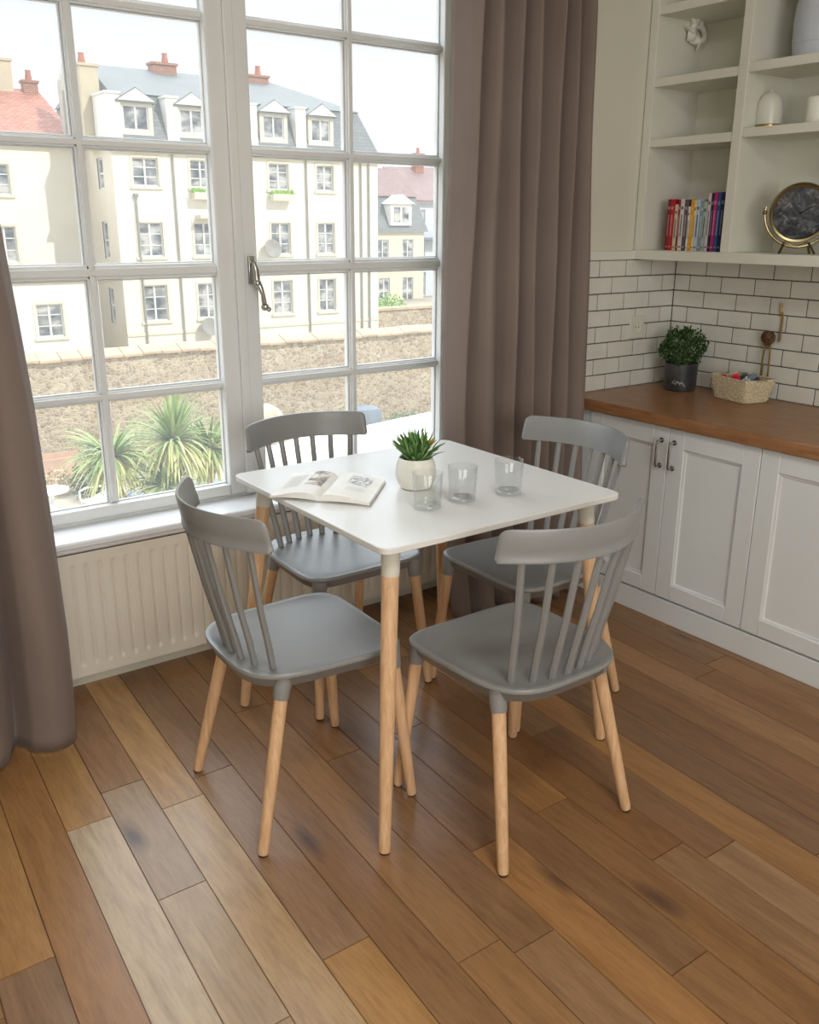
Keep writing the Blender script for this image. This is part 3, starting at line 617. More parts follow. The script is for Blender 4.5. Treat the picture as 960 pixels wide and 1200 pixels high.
# ------------------------------------------------------------------ chairs
def make_chair(label):
    t = thing('dining_chair', label, 'chair', (0, 0, 0), 0, 'grey dining chairs around the table')
    G = M['grey_plastic']; N = 72
    def outline(k, ins=0):
        o_ = []
        for j in range(N):
            a = 2*PI*j/N; c_, s_ = math.cos(a), math.sin(a); n = 6.5 if s_ >= 0 else 3.6
            q = (abs(c_)**n+abs(s_)**n)**(-1/n); hx = .203-ins; hy = (.203 if s_ > 0 else .208)-ins
            x, y = hx*c_*q, hy*s_*q; x *= (1+.05*(y/.2))
            o_.append((x*k, y*k+.0))
        return o_
    def rg(k, z, ins=0): return [(x, y, z) for x, y in outline(k, ins)]
    rings = [rg(k, .4345-.006*(1-(k/.92)**3)) for k in (.1, .3, .5, .7, .85)]+[rg(1, .4375, .016), rg(1, .4395, .008), rg(1, .4385, .002), rg(1, .4345, 0), rg(1, .4285, .001), rg(1, .4265, .005), rg(1, .424, .010), rg(1, .402, .016), rg(1, .400, .020), rg(1, .415, .022)]
    s_ = obj('seat', MB().loops(rings), G, t, smooth=50, fixn=False)
    # spindles and top rail
    def rail(x, z): return Vector((x, -.258+.090*(x/.21)**2-(z-.785)*.22, z))
    for i in range(7):
        u = (i-3)/3; bx = u*.131; b = Vector((bx, -.176+.046*u*u, .4335)); tp = rail(u*.172, .752)
        m_ = (b+tp)/2+Vector((0, -.003, 0))
        obj('spindle', MB().tube([b, b+(tp-b)*.2, m_, tp], [(.0104, .0084), (.0106, .0084), (.0098, .0076), (.0092, .0072)], 8, flat=(1, 0, 0)), G, t, smooth=25)
    prof = [(-.0075, .0), (-.0105, -.004), (-.0105, -.009), (-.002, -.0105), (.0085, -.008), (.0085, .01), (.006, .06), (.003, .067), (-.002, .068), (-.005, .063), (-.0065, .02)]
    rr = []; n = 44; W = .217
    for i in range(n+1):
        x = W*math.sin(PI/2*(-1+2*i/n))
        e_ = (1-abs(x)/W)*W; k = 1.0
        rad_ = .020; drop = 0 if e_ > rad_ else (rad_-math.sqrt(max(0, rad_**2-(rad_-e_)**2)))
        th = 1 if e_ > .006 else max(.25, math.sqrt(e_/.006) if e_ > 0 else 0)
        c0 = rail(x, .757); nrm = Vector((-.85*x/.21, 1, 0)).normalized()
        ring = []
        for (d, hz) in prof:
            hz2 = hz if hz < .02 else .02+(hz-.02)*max(.05, (1-drop/.052))
            if hz < 0: hz2 = hz*(1 if e_ > .004 else .4)
            p = rail(x, .757+hz2)+nrm*(d*th); ring.append(p)
        rr.append(ring)
    obj('backrest_rail', MB().loops(rr), G, t, smooth=45)
    for sx in (-1, 1):
        for (ty, fy, txx, fx) in ((.172, .212, .168, .203), (-.118, -.212, .158, .207)):
            top, ft = Vector((sx*txx, ty, .415)), Vector((sx*fx, fy, .003)); P = lambda z: ft+(top-ft)*((z-.003)/.412)
            lg = obj('leg', MB().tube([P(.004), P(.012), P(.2), P(.372)], [.0115, .0132, .0155, .0165], 20), M['beech'], t)
            obj('socket', MB().tube([P(.368), P(.372), P(.400), P(.424)], [.0182, .0192, .0215, .0230], 20), G, lg)
            obj('foot_glide', MB().tube([ft-Vector((0, 0, .003)), P(.005)], .0112, 14), M['glide'], lg)
    return t
CH = [((.089, -.580), -92, 'grey spindle back chair left of the table, its back to the radiator side curtain'),
      ((.492, -.946), 0, 'grey spindle back chair nearest the viewer with its back to the camera'),
      ((.492, -.116), 180, 'grey spindle back chair standing directly under the window'),
      ((.932, -.516), 90, 'grey spindle back chair in front of the white cabinets, facing left')]
CH[0] = (CH[0][0], CH[0][1], 'grey spindle back chair on the left side of the table facing right')
c0 = make_chair(CH[0][2])
for i, ((x, y), a, lb) in enumerate(CH):
    c_ = c0 if i == 0 else copy_tree(c0)
    c_.location = (x, y, 0); c_.rotation_euler = (0, 0, D2R(a)); c_['label'] = lb

# ------------------------------------------------------------------ things on the table
sp_ = thing('succulent_pot', 'small spiky green succulent with an orange flower in a round white pot', 'potted plant', (.478, -.548, TT))
obj('pot', MB().lathe([(.034, 0), (.042, .003), (.052, .022), (.055, .042), (.052, .064), (.046, .080), (.0435, .083), (.0425, .080), (.043, .070)], 44), M['ceramic'], sp_)
obj('soil', MB().lathe([(.0425, .068), (.0425, .072), (.01, .075)], 24), M['soil'], sp_)
lm = leafmat('succulent_leaf', (52, 92, 44), (92, 136, 70), (156, 182, 112)); lf = MB(); rq = random.Random(3)
for i in range(150):
    th = rq.uniform(0, 2*PI); el = rq.uniform(.25, 1.0)**.8*PI/2*1.0; L_ = rq.uniform(.055, .098)*(.72+.28*math.sin(el)); r0_ = rq.uniform(0, .026)
    d = Vector((math.cos(th)*math.cos(el), math.sin(th)*math.cos(el), math.sin(el))); p = Vector((math.cos(th)*r0_, math.sin(th)*r0_, .072)); up_ = Vector((0, 0, 1))
    b = d.cross(up_).normalized() if abs(d.z) < .98 else Vector((1, 0, 0)); nn = b.cross(d)
    lf.tube([p, p+d*L_*.35+nn*.003, p+d*L_*.7+nn*.004, p+d*L_], [(.0035, .002), (.0050, .0022), (.0034, .0016), (.0004, .0004)], 6, flat=b)
obj('leaves', lf, lm, sp_, smooth=60)
fw = MB()
for i in range(14):
    a = i*2.4; fw.tube([(.030, -.024, .116), (.030+.012*math.cos(a), -.024+.012*math.sin(a), .124+.004*(i % 3))], [(.003, .001), (.0015, .001)], 6)
obj('flower', fw.sphere((.030, -.024, .124), .006, 10, 6), soft('orange_petal', (226, 160, 62), .5, .1, 40), sp_)

def tumbler(loc, label):
    t = thing('drinking_glass', label, 'glass', loc, 0, 'glass tumblers on the white table')
    r1, r2, h_ = .034, .0375, .092
    obj('wall', MB().lathe([(r1-.001, .001), (r1, .003), (r1+.0012, .03), (r2, h_-.001), (r2-.0006, h_), (r2-.0016, h_-.001), (r1-.0010, .03), (r1-.0028, .0125)], 48, cap0=False, cap1=False), M['tumbler'], t, smooth=60)
    obj('base', MB().lathe([(r1-.004, .0007), (r1-.0016, .002), (r1-.0012, .009), (r1-.004, .0115), (.01, .0095)], 40, cap0=False), M['tumbler_base'], t, smooth=60)
    return t
g0 = tumbler((.394, -.712, TT), 'empty glass tumbler directly in front of the white succulent pot')
for loc, lb in (((.502, -.715, TT), 'empty glass tumbler in the middle of the three glasses'), ((.640, -.735, TT), 'empty glass tumbler furthest right and nearest the cabinets')):
    q = copy_tree(g0); q.location = loc; q['label'] = lb

# open book
bo = thing('open_book', 'open picture book lying at the left corner of the white table', 'book', (0, 0, TT))
SPn, SPf = Vector((.197, -.514, 0)), Vector((.352, -.362, 0)); LN, LF = Vector((.112, -.418, 0)), Vector((.262, -.262, 0)); RN, RF = Vector((.282, -.622, 0)), Vector((.432, -.470, 0))
def page(side, lift, th, t0=0.0):
    N_, F_ = (LN, LF) if side < 0 else (RN, RF)
    def fn(u, v):
        a = SPn+(N_-SPn)*u; b = SPf+(F_-SPf)*u; p = a+(b-a)*v
        z = t0+th*min(1, (u/.12))**.6*(1-.35*u)+lift*math.sin(PI*min(1, u*1.15)**.75)*.9
        return (p.x, p.y, z)
    return fn
pmat = soft('book_page', (238, 236, 230), .6, .02, 20)
def block(side, lift, th):
    top = page(side, lift, th, .003); m_ = MB(); nu, nv = 18, 4
    m_.grid(top, nu, nv); m_.grid(lambda u, v: (*top(u, v)[:2], .0022+.25*max(0, lift)*math.sin(PI*u)), nu, nv)
    for vv in (0, 1):
        m_.grid(lambda u, v: (*top(u, vv)[:2], (1-v)*(.0022+.25*max(0, lift)*math.sin(PI*u))+v*top(u, vv)[2]), nu, 3)
    m_.grid(lambda u, v: (*top(1, u)[:2], (1-v)*.0022+v*top(1, u)[2]), nv, 3)
    return m_
obj('left_pages', block(-1, .012, .009), pmat, bo, smooth=50); obj('right_pages', block(1, .009, .012), pmat, bo, smooth=50)
cvb = MB(); cvb.loops([[(*(LN+(LN-SPn)*.02-(LF-LN)*.012)[:2], z), (*(LF+(LF-SPf)*.02+(LF-LN)*.012)[:2], z), (*(RF+(RF-SPf)*.02+(RF-RN)*.012)[:2], z), (*(RN+(RN-SPn)*.02-(RF-RN)*.012)[:2], z)] for z in (.0004, .0024)])
obj('cover', cvb, soft('book_cover_board', (172, 172, 170), .5), bo)
def patch(side, lift, th, u0, u1, v0, v1):
    tp = page(side, lift, th, .0033); return MB().grid(lambda u, v: tp(u0+(u1-u0)*u, v0+(v1-v0)*v), 8, 8)
def picmat(name, cs, sc):
    m = Mat(name, (120, 120, 120), .55); v = m.coord(); m.base(m.ramp(m.noise(v, sc, 4, .6), cs)); return m.m
obj('picture', patch(-1, .012, .009, .10, .45, .35, .98), picmat('photo_print', [(.36, (96, 84, 72)), (.5, (186, 176, 160)), (.62, (232, 230, 224))], 34), bo, fixn=False)
obj('picture', patch(1, .009, .012, .36, .80, .52, .90), picmat('sketch_print', [(.40, (130, 130, 132)), (.5, (206, 206, 206)), (.62, (236, 235, 230))], 90), bo, fixn=False)
ln = MB()
for i in range(9): ln.add(patch(-1, .012, .009, .55, .90, .30+.06*i, .315+.06*i))
for i in range(3): ln.add(patch(1, .009, .012, .40, .78, .40-.05*i, .408-.05*i))
obj('text_block', ln, soft('grey_print', (176, 176, 176), .6), bo, fixn=False)
exec_ext = True

# ================================================================== outside the window
GZ = -4.25
M['render_cream'] = soft('cream_render', (230, 227, 212), .9, .03, .6)
M['render_white'] = soft('white_render', (226, 226, 220), .9, .02, .6)
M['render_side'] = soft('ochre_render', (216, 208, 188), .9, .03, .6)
M['trim_cream'] = soft('window_surround', (218, 212, 194), .9, .03, 2)
M['out_frame'] = soft('outer_window_paint', (226, 226, 222), .6)
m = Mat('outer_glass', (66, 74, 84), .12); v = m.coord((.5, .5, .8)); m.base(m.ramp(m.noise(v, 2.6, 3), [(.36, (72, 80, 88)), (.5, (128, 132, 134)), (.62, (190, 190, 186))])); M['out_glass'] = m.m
M['curtain_lace'] = soft('net_curtain', (206, 204, 196), .9, .06, 4)
def slate_mat(name, a, b, sx, sz):
    m = Mat(name, a, .7); bt = m.new('ShaderNodeTexBrick'); bt.inputs['Scale'].default_value = 1; bt.inputs['Brick Width'].default_value = sx; bt.inputs['Row Height'].default_value = sz
    bt.inputs['Mortar Size'].default_value = .012; bt.inputs['Color1'].default_value = lin(a); bt.inputs['Color2'].default_value = lin(b); bt.inputs['Mortar'].default_value = lin(tuple(c*.8 for c in a))
    t = m.new('ShaderNodeTexCoord'); s_ = m.new('ShaderNodeSeparateXYZ'); c_ = m.new('ShaderNodeCombineXYZ'); m.l.new(t.outputs['Object'], s_.inputs[0])
    ad = m.new('ShaderNodeMath', operation='ADD'); m.l.new(s_.outputs['X'], c_.inputs[0]); m.l.new(s_.outputs['Z'], ad.inputs[0]); m.l.new(s_.outputs['Y'], ad.inputs[1]); m.l.new(ad.outputs[0], c_.inputs[1])
    m.l.new(c_.outputs[0], bt.inputs['Vector']); m.base(bt.outputs[0]); return m.m
M['slate'] = slate_mat('roof_slate', (118, 124, 124), (130, 134, 134), .35, .22)
M['lead'] = soft('upper_roof_slate', (112, 116, 113), .7, .04, 1)
M['redtile'] = slate_mat('red_roof_tiles', (168, 104, 82), (186, 128, 104), .24, .20)
M['oldtile'] = slate_mat('old_brown_tiles', (138, 112, 106), (150, 126, 120), .3, .3)
M['brick'] = slate_mat('chimney_brick', (164, 112, 90), (180, 130, 104), .22, .08)
M['chimney'] = soft('chimney_render', (198, 186, 158), .9, .06, 1.5)
M['terracotta'] = soft('terracotta_pot', (180, 118, 90), .8)
def stone_mat():
    m = Mat('rubble_stone', (200, 184, 152), .95); v = m.coord((1, 1, 1.4)); vo = m.new('ShaderNodeTexVoronoi'); vo.inputs['Scale'].default_value = 9; m.l.new(v, vo.inputs['Vector'])
    ve = m.new('ShaderNodeTexVoronoi'); ve.feature = 'DISTANCE_TO_EDGE'; ve.inputs['Scale'].default_value = 9; m.l.new(v, ve.inputs['Vector'])
    s_ = m.new('ShaderNodeSeparateColor'); m.l.new(vo.outputs['Color'], s_.inputs[0])
    c = m.ramp(s_.outputs['Red'], [(0, (150, 136, 114)), (.5, (178, 163, 136)), (1, (198, 184, 158))])
    c = m.mix(m.ramp(ve.outputs['Distance'], [(.02, (255, 255, 255)), (.07, (0, 0, 0))]), c, (204, 192, 168))
    c = m.mix(.5, c, m.ramp(m.noise(m.coord(), 1.1, 5), [(.35, (214, 202, 190)), (.65, (255, 255, 255))]), 'MULTIPLY')
    m.base(c).bump(ve.outputs['Distance'], .9, .05); return m.m
M['stone'] = stone_mat()
M['coping'] = soft('coping_tile', (196, 172, 138), .9, .08, 2)
M['ground'] = soft('yard_gravel', (176, 166, 146), .95, .12, .5, .4, 8)
M['white_out'] = soft('white_roof_coating', (238, 238, 236), .8, .01)
M['pipe'] = soft('grey_pipe', (150, 148, 138), .6)

def facade(x0, x1, z0, z1, y, holes, depth=.16):
    mb = MB(); xs = sorted({x0, x1}|{h[0] for h in holes}|{h[1] for h in holes}); zs = sorted({z0, z1}|{h[2] for h in holes}|{h[3] for h in holes})
    for i in range(len(xs)-1):
        for j in range(len(zs)-1):
            cx, cz = (xs[i]+xs[i+1])/2, (zs[j]+zs[j+1])/2
            if any(h[0] < cx < h[1] and h[2] < cz < h[3] for h in holes): continue
            mb.quad((xs[i], y, zs[j]), (xs[i+1], y, zs[j]), (xs[i+1], y, zs[j+1]), (xs[i], y, zs[j+1]))
    for a, b, c, d in holes:
        mb.quad((a, y, c), (a, y+depth, c), (a, y+depth, d), (a, y, d)).quad((b, y, c), (b, y, d), (b, y+depth, d), (b, y+depth, c))
        mb.quad((a, y, c), (b, y, c), (b, y+depth, c), (a, y+depth, c)).quad((a, y, d), (a, y+depth, d), (b, y+depth, d), (b, y, d))
    return mb
def far_window(par, a, b, c, d, y, bars=(1, 2), surround=True, curtain_=True, depth=.16):
    f_ = MB(); t = .055; yy = y+depth-.06
    f_.box(a, a+t, yy, yy+.05, c, d).box(b-t, b, yy, yy+.05, c, d).box(a+t, b-t, yy, yy+.05, c, c+t).box(a+t, b-t, yy, yy+.05, d-t, d)
    f_.box((a+b)/2-.04, (a+b)/2+.04, yy-.01, yy+.05, c+t, d-t)
    for k in range(1, bars[1]+1):
        z = c+(d-c)*k/(bars[1]+1); f_.box(a+t, b-t, yy+.005, yy+.045, z-.018, z+.018)
    o = obj('window', f_, M['out_frame'], par)
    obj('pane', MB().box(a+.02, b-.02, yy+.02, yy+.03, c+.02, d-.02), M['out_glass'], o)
    if surround:
        s_ = MB(); w_ = .10; s_.box(a-w_, a, y-.03, y+.01, c-.02, d+w_).box(b, b+w_, y-.03, y+.01, c-.02, d+w_).box(a, b, y-.03, y+.01, d, d+w_).box(a-w_-.05, b+w_+.05, y-.09, y+.01, c-.11, c-.02)
        obj('surround', s_, M['trim_cream'], o)
    return o

# --- the big cream house
FY = 36.0
hs = thing('apartment_house', 'large cream house with grey mansard roof and dormers beyond the stone wall', 'house', (0, 0, 0))
holes = []
for cx in (13.45, 15.87, 19.58, 21.98):
    wd_ = {13.45: 1.08, 15.87: .95, 19.58: .98, 21.98: .90}[cx]
    for (c, d) in ((2.80, 3.90), (0.0, 1.38), (-2.66, -1.16)): holes.append((cx-wd_/2, cx+wd_/2, c, d))
fc = facade(12.10, 24.9, GZ, 4.36, FY, holes)
fc.quad((24.9, FY, GZ), (24.9, FY+9, GZ), (24.9, FY+9, 4.36), (24.9, FY, 4.36)).quad((12.1, FY+9, GZ), (24.9, FY+9, GZ), (24.9, FY+9, 4.36), (12.1, FY+9, 4.36))
sideh = [(FY+1.2, FY+1.9, 2.7, 3.9), (FY+1.3, FY+1.95, -.1, 1.4), (FY+1.3, FY+1.9, -2.8, -1.3)]
ys_ = sorted({FY, FY+9}|{h[0] for h in sideh}|{h[1] for h in sideh}); zs_ = sorted({GZ, 4.36}|{h[2] for h in sideh}|{h[3] for h in sideh})
obj('wall', fc, M['render_cream'], hs, smooth=0, fixn=False)
sd = MB()
for i in range(len(ys_)-1):
    for j in range(len(zs_)-1):
        cy_, cz = (ys_[i]+ys_[i+1])/2, (zs_[j]+zs_[j+1])/2
        if any(h[0] < cy_ < h[1] and h[2] < cz < h[3] for h in sideh): continue
        sd.quad((12.1, ys_[i], zs_[j]), (12.1, ys_[i+1], zs_[j]), (12.1, ys_[i+1], zs_[j+1]), (12.1, ys_[i], zs_[j+1]))
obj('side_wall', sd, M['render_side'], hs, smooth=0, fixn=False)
for a, b, c, d in sideh:
    f_ = MB().box(12.14, 12.2, a, a+.06, c, d).box(12.14, 12.2, b-.06, b, c, d).box(12.14, 12.2, a, b, (c+d)/2-.03, (c+d)/2+.03).box(12.14, 12.2, a, b, c, c+.06).box(12.14, 12.2, a, b, d-.06, d)
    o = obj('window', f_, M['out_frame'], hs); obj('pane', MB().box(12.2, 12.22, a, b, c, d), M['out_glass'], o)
for a, b, c, d in holes: far_window(hs, a, b, c, d, FY)
cn = MB(); cn.box(11.95, 25.05, FY-.28, FY+.02, 4.20, 4.36).box(12.0, 25.0, FY-.14, FY+.02, 4.10, 4.20); cn.box(12.1, 24.9, FY-.05, FY+.01, -3.25, -3.12)
obj('cornice', cn, M['trim_cream'], hs)
# mansard: steep lower slope then a shallow hipped top
def ringm(x0, x1, y0, y1, z): return [(x0, y0, z), (x1, y0, z), (x1, y1, z), (x0, y1, z)]
obj('mansard_slope', MB().loops([ringm(12.0, 25.0, FY-.12, FY+9.1, 4.36), ringm(12.55, 24.25, FY+.75, FY+8.3, 6.35)], True, True), M['slate'], hs, smooth=0)
obj('upper_roof', MB().loops([ringm(12.45, 24.35, FY+.65, FY+8.4, 6.35), ringm(12.9, 21.6, FY+4.4, FY+4.6, 7.85)], True, True), M['lead'], hs, smooth=0)
for cx, wd_ in ((13.25, 1.06), (15.62, 1.0), (19.45, 1.02), (21.85, .98)):
    a, b = cx-wd_/2, cx+wd_/2
    dm = facade(a-.17, b+.17, 4.40, 6.0, FY+.05, [(a, b, 4.92, 5.86)], .12)
    dm.quad((a-.17, FY+.05, 4.4), (a-.17, FY+.05, 6.0), (a-.17, FY+1.6, 6.0), (a-.17, FY+1.6, 4.4)).quad((b+.17, FY+.05, 4.4), (b+.17, FY+1.6, 4.4), (b+.17, FY+1.6, 6.0), (b+.17, FY+.05, 6.0))
    dq = obj('dormer', dm, M['trim_cream'], hs, smooth=0, fixn=False)
    far_window(hs, a, b, 4.92, 5.86, FY+.05, (1, 0), False, depth=.12)
    rf = MB(); y0, y1 = FY-.10, FY+2.4
    rf.loops([[(a-.30, y, 6.0), (cx, y, 6.52), (b+.30, y, 6.0), (b+.30, y, 5.93), (a-.30, y, 5.93)] for y in (y0, y1)])
    obj('dormer_roof', rf, M['lead'], dq, smooth=0)
    obj('pediment', MB().prism([(a-.24, 6.0), (b+.24, 6.0), (cx, 6.46)], FY-.14, FY-.10, 'y'), M['render_white'], dq, smooth=0)
for a, b in ((12.02, 12.62), (14.50, 15.02), (18.05, 18.60), (20.50, 21.02)):
    p = MB().box(a, b, FY-.05, FY+1.5, 4.36, 6.22).box(a-.04, b+.04, FY-.10, FY+1.5, 6.22, 6.30); obj('roof_pier', p, M['render_white'], hs)
def chimney(par, x, y, z0, z1, w_, d_, mat, pots):
    o = obj('chimney', MB().box(x-w_/2, x+w_/2, y-d_/2, y+d_/2, z0, z1).box(x-w_/2-.06, x+w_/2+.06, y-d_/2-.06, y+d_/2+.06, z1, z1+.1), mat, par)
    for q in pots: obj('chimney_pot', MB().lathe([(.14, 0), (.15, .1), (.11, .34), (.13, .42)], 14, (x+q, y, z1+.1)), M['terracotta'], o)
chimney(hs, 12.0, FY+2.0, 4.4, 7.35, .75, .9, M['chimney'], (-.1,))
chimney(hs, 16.2, FY+4.3, 6.6, 8.05, 1.1, .6, M['brick'], (0.15,))
chimney(hs, 20.75, FY+4.3, 6.4, 7.95, 1.2, .6, M['brick'], (0.2,))
for x in (14.62, 12.93, 20.95, 23.9, 24.35):
    p = MB(); top = 4.15 if x > 13.5 else 2.3; p.tube([(x, FY-.08, GZ+.1), (x, FY-.08, top)], .045, 8).lathe([(.05, 0), (.11, .12), (.11, .2)], 10, (x, FY-.1, top)); obj('downpipe', p, M['pipe'], hs)
for x in (15.87, 19.58):
    bx = MB().box(x-.52, x+.52, FY-.42, FY-.10, 2.32, 2.60); o = obj('window_box', bx, M['render_side'], hs)
    lf = MB(); rz = random.Random(int(x*10))
    for i in range(120):
        px_, py_ = x+rz.uniform(-.55, .55), FY-.26+rz.uniform(-.16, .16); l = rz.uniform(.1, .28)
        lf.quad((px_-.05, py_, 2.58), (px_+.05, py_+.02, 2.58), (px_+.09*rz.uniform(-1, 1), py_-.05, 2.58+l))
    obj('box_plants', lf, leafmat('box_leaf%d' % int(x), (110, 160, 50), (150, 200, 80), (190, 220, 110)), o, smooth=0, fixn=False)
for (x, z, rr_) in ((18.95, .22, .42), (15.7, -3.05, .40)):
    obj('satellite_dish', MB().lathe([(.02, 0), (rr_*.6, .05), (rr_, .16), (rr_*.99, .18), (rr_*.55, .08), (.02, .03)], 20).xf(Matrix.Translation((x, FY-.25, z)) @ Matrix.Rotation(D2R(70), 4, 'X')).tube([(x, FY, z), (x, FY-.3, z)], .03, 6), M['pipe'], hs)
bal = MB().box(15.5, 16.35, FY-.55, FY, 1.55, 1.68); obj('awning_slab', bal, M['trim_cream'], hs)

# --- house on the left with a red tiled roof
LY = 39.6
h2 = thing('neighbour_house', 'cream house with a red tiled roof on the far left', 'house', (0, 0, 0))
hl = [(8.05, 8.98, 2.45, 3.65), (8.05, 8.95, -.25, 1.2), (5.4, 6.4, 2.4, 3.6), (5.4, 6.4, -.3, 1.2)]
obj('wall', facade(0, 11.95, GZ, 4.75, LY, hl), M['render_cream'], h2, smooth=0, fixn=False)
for q in hl: far_window(h2, *q, LY)
r2 = MB(); r2.quad((0, LY-.3, 4.72), (11.9, LY-.3, 4.72), (11.4, LY+3.4, 6.95), (0, LY+3.4, 6.95)).quad((0, LY-.3, 4.60), (0, LY-.3, 4.72), (11.9, LY-.3, 4.72), (11.9, LY-.3, 4.60)); r2.quad((0, LY+3.4, 6.95), (11.4, LY+3.4, 6.95), (11.9, LY+7, 4.7), (0, LY+7, 4.7))
obj('roof', r2, M['redtile'], h2, smooth=0, fixn=False)
obj('gutter', MB().tube([(0, LY-.36, 4.62), (11.8, LY-.36, 4.62)], .07, 8), M['pipe'], h2)
chimney(h2, 9.85, LY+3.4, 6.4, 8.0, .95, .6, M['chimney'], (-.15,))
chimney(h2, 8.7, LY+3.4, 6.4, 8.15, .8, .6, M['brick'], (.1, ))
chimney(h2, 11.05, LY+3.3, 6.4, 7.2, .6, .5, M['brick'], (0,))
gw = thing('gable_wall', 'grey party wall rising between the red roof and the slate mansard', 'wall', (0, 0, 0))
obj('wall', MB().prism([(11.4, 4.8), (11.95, 4.8), (11.95, 7.4), (11.7, 7.8), (11.4, 7.0)], LY-.2, LY+.3, 'y'), soft('grey_render', (190, 188, 178), .9), gw, smooth=0)
# --- low white outbuilding in front of it
oh = thing('outbuilding', 'low white outbuilding with a grid window behind the garden wall', 'outbuilding', (0, 0, 0))
ho = [(8.02, 9.0, -2.82, -1.58)]
ow = facade(4.2, 10.45, GZ, -.75, 34.0, ho); ow.quad((10.45, 34, GZ), (10.45, 38.5, GZ), (10.45, 38.5, -.75), (10.45, 34, -.75))
obj('wall', ow, M['render_white'], oh, smooth=0, fixn=False); far_window(oh, *ho[0], 34.0)
obj('roof', MB().box(4.1, 10.6, 33.85, 38.6, -.75, -.58), M['coping'], oh); obj('doorway', MB().box(4.9, 7.0, 33.9, 34.02, GZ, -1.9), M['trim_cream'], oh)

# --- far houses on the right
fh = thing('terraced_house', 'distant grey white house with a brown roof and dormer at the window right', 'house', (0, 0, 0))
wf = [(43.4, 44.2, 1.0, 2.4), (45.4, 46.2, 1.0, 2.4), (43.6, 44.2, -1.5, .2), (46.3, 47.0, -1.5, .2), (43.6, 44.3, -4.2, -2.4), (45.6, 46.4, -4.2, -2.4)]
obj('wall', facade(42.9, 52, -6.5, 2.9, 58, wf), soft('pale_blue_render', (206, 212, 218), .9, .03, .5), fh, smooth=0, fixn=False)
for q in wf: far_window(fh, *q, 58, (1, 1), False)
obj('roof', MB().loops([[(41.8, y, z), (53, y, z2)] for y, z, z2 in ()] or [[(42.85, 57.6, 2.9), (53, 57.6, 2.9), (53, 57.6, 3.1), (42.85, 57.6, 3.1)], [(42.9, 62, 5.6), (53, 62, 5.8), (53, 62, 5.9), (42.9, 62, 5.7)]]), M['oldtile'], fh, smooth=0)
obj('balcony_slab', MB().box(42.88, 52, 57.2, 58, -.05, .12).box(42.88, 52, 57.1, 57.2, .12, .3), soft('balcony_grey', (128, 132, 146), .8), fh)
chimney(fh, 46.0, 61.5, 5, 6.7, .8, .6, M['brick'], (0,))
f2 = thing('cottage', 'small distant cottage with slate mansard next to the cream house corner', 'house', (0, 0, 0))
wf = [(38.3, 39.3, -1.6, .2), (40.6, 41.6, -1.6, .2), (38.4, 39.4, -4.6, -2.6), (40.6, 41.6, -4.6, -2.6)]
obj('wall', facade(36.5, 42.6, -6.5, .75, 56, wf), M['render_side'], f2, smooth=0, fixn=False)
for q in wf: far_window(f2, *q, 56, (1, 1), False)
obj('roof', MB().loops([ringm(36.3, 42.8, 55.7, 62, .75), ringm(36.6, 42.5, 57.0, 61, 3.3)]), M['slate'], f2, smooth=0)
obj('upper_roof', MB().loops([ringm(36.5, 42.6, 56.8, 61.2, 3.3), ringm(38, 42.4, 59.4, 59.6, 5.4)]), M['oldtile'], f2, smooth=0)
dd = obj('dormer', MB().box(39.3, 41.2, 55.7, 58.5, 1.2, 2.75).prism([(39.1, 2.75), (40.25, 3.4), (41.4, 2.75)], 55.5, 58.6, 'y'), M['render_white'], f2)
obj('window', MB().box(39.6, 40.15, 55.66, 55.7, 1.45, 2.5).box(40.35, 40.9, 55.66, 55.7, 1.45, 2.5), M['out_glass'], dd)

# --- garden walls, ground, terrace roof
st_ = thing('garden_wall', 'long rubble stone wall with tiled coping across the yard', 'wall', (10, 20, GZ))
wl = MB(); n = 70; rw = random.Random(2)
tp = [-1.68+.03*rw.uniform(-1, 1) for _ in range(n+1)]
def wx(i): return -6-10+i*(30/n)
obj('masonry', MB().grid(lambda u, v: (-16+30*u, -.02*math.sin(u*60+v*9), v*(-1.70-GZ)), 60, 12).quad((-16, .5, 0), (14, .5, 0), (14, .5, -1.7-GZ), (-16, .5, -1.7-GZ)), M['stone'], st_, smooth=0, fixn=False)
cp = MB()
for i in range(60):
    x = -16+i*.5; dz = rw.uniform(-.015, .015); cp.prism([(-.14, -1.70-GZ+dz), (.25, -1.56-GZ+dz), (.64, -1.70-GZ+dz), (.64, -1.76-GZ+dz), (-.14, -1.76-GZ+dz)], x+.01, x+.49, 'x')
obj('coping', cp, M['coping'], st_)
w2 = thing('terrace_wall', 'short stone retaining wall below the far houses at the window right', 'wall', (28, 36.2, GZ))
obj('masonry', MB().box(-3.05, 9, 0, .5, 0, 1.42).box(.6, 9, -.4, 0, 0, 1.85), M['stone'], w2, smooth=0)
obj('coping', MB().box(-3.05, .6, -.1, .55, 1.42, 1.54).box(.5, 9, -.5, .1, 1.85, 1.97), M['coping'], w2)
gd = MB().box(-60, 90, .45, 120, GZ-.2, GZ); go = obj('yard_ground', gd, M['ground'], smooth=0); tag(go, 'pale gravel ground of the yard outside', 'ground', kind='structure')
hb_ = MB().box(XW-.15, XE+.15, YS-.15, .44, GZ, -.08); tag(obj('wall_foundation', hb_, M['render_cream'], smooth=0), 'outer wall of the building below the room', 'wall', kind='structure')
tr = thing('flat_roof', 'bright white flat roof just outside the right window leaf', 'roof', (0, 0, 0))
obj('slab', MB().prism([(1.30, 2.2), (3.30, 6.55), (6.9, 7.25), (7.5, 2.2)], -1.12, -1.0), M['white_out'], tr, bevel=.02)
obj('support', MB().prism([(1.5, 2.3), (3.45, 6.35), (6.7, 7.0), (7.3, 2.3)], GZ, -1.12), M['render_white'], tr)

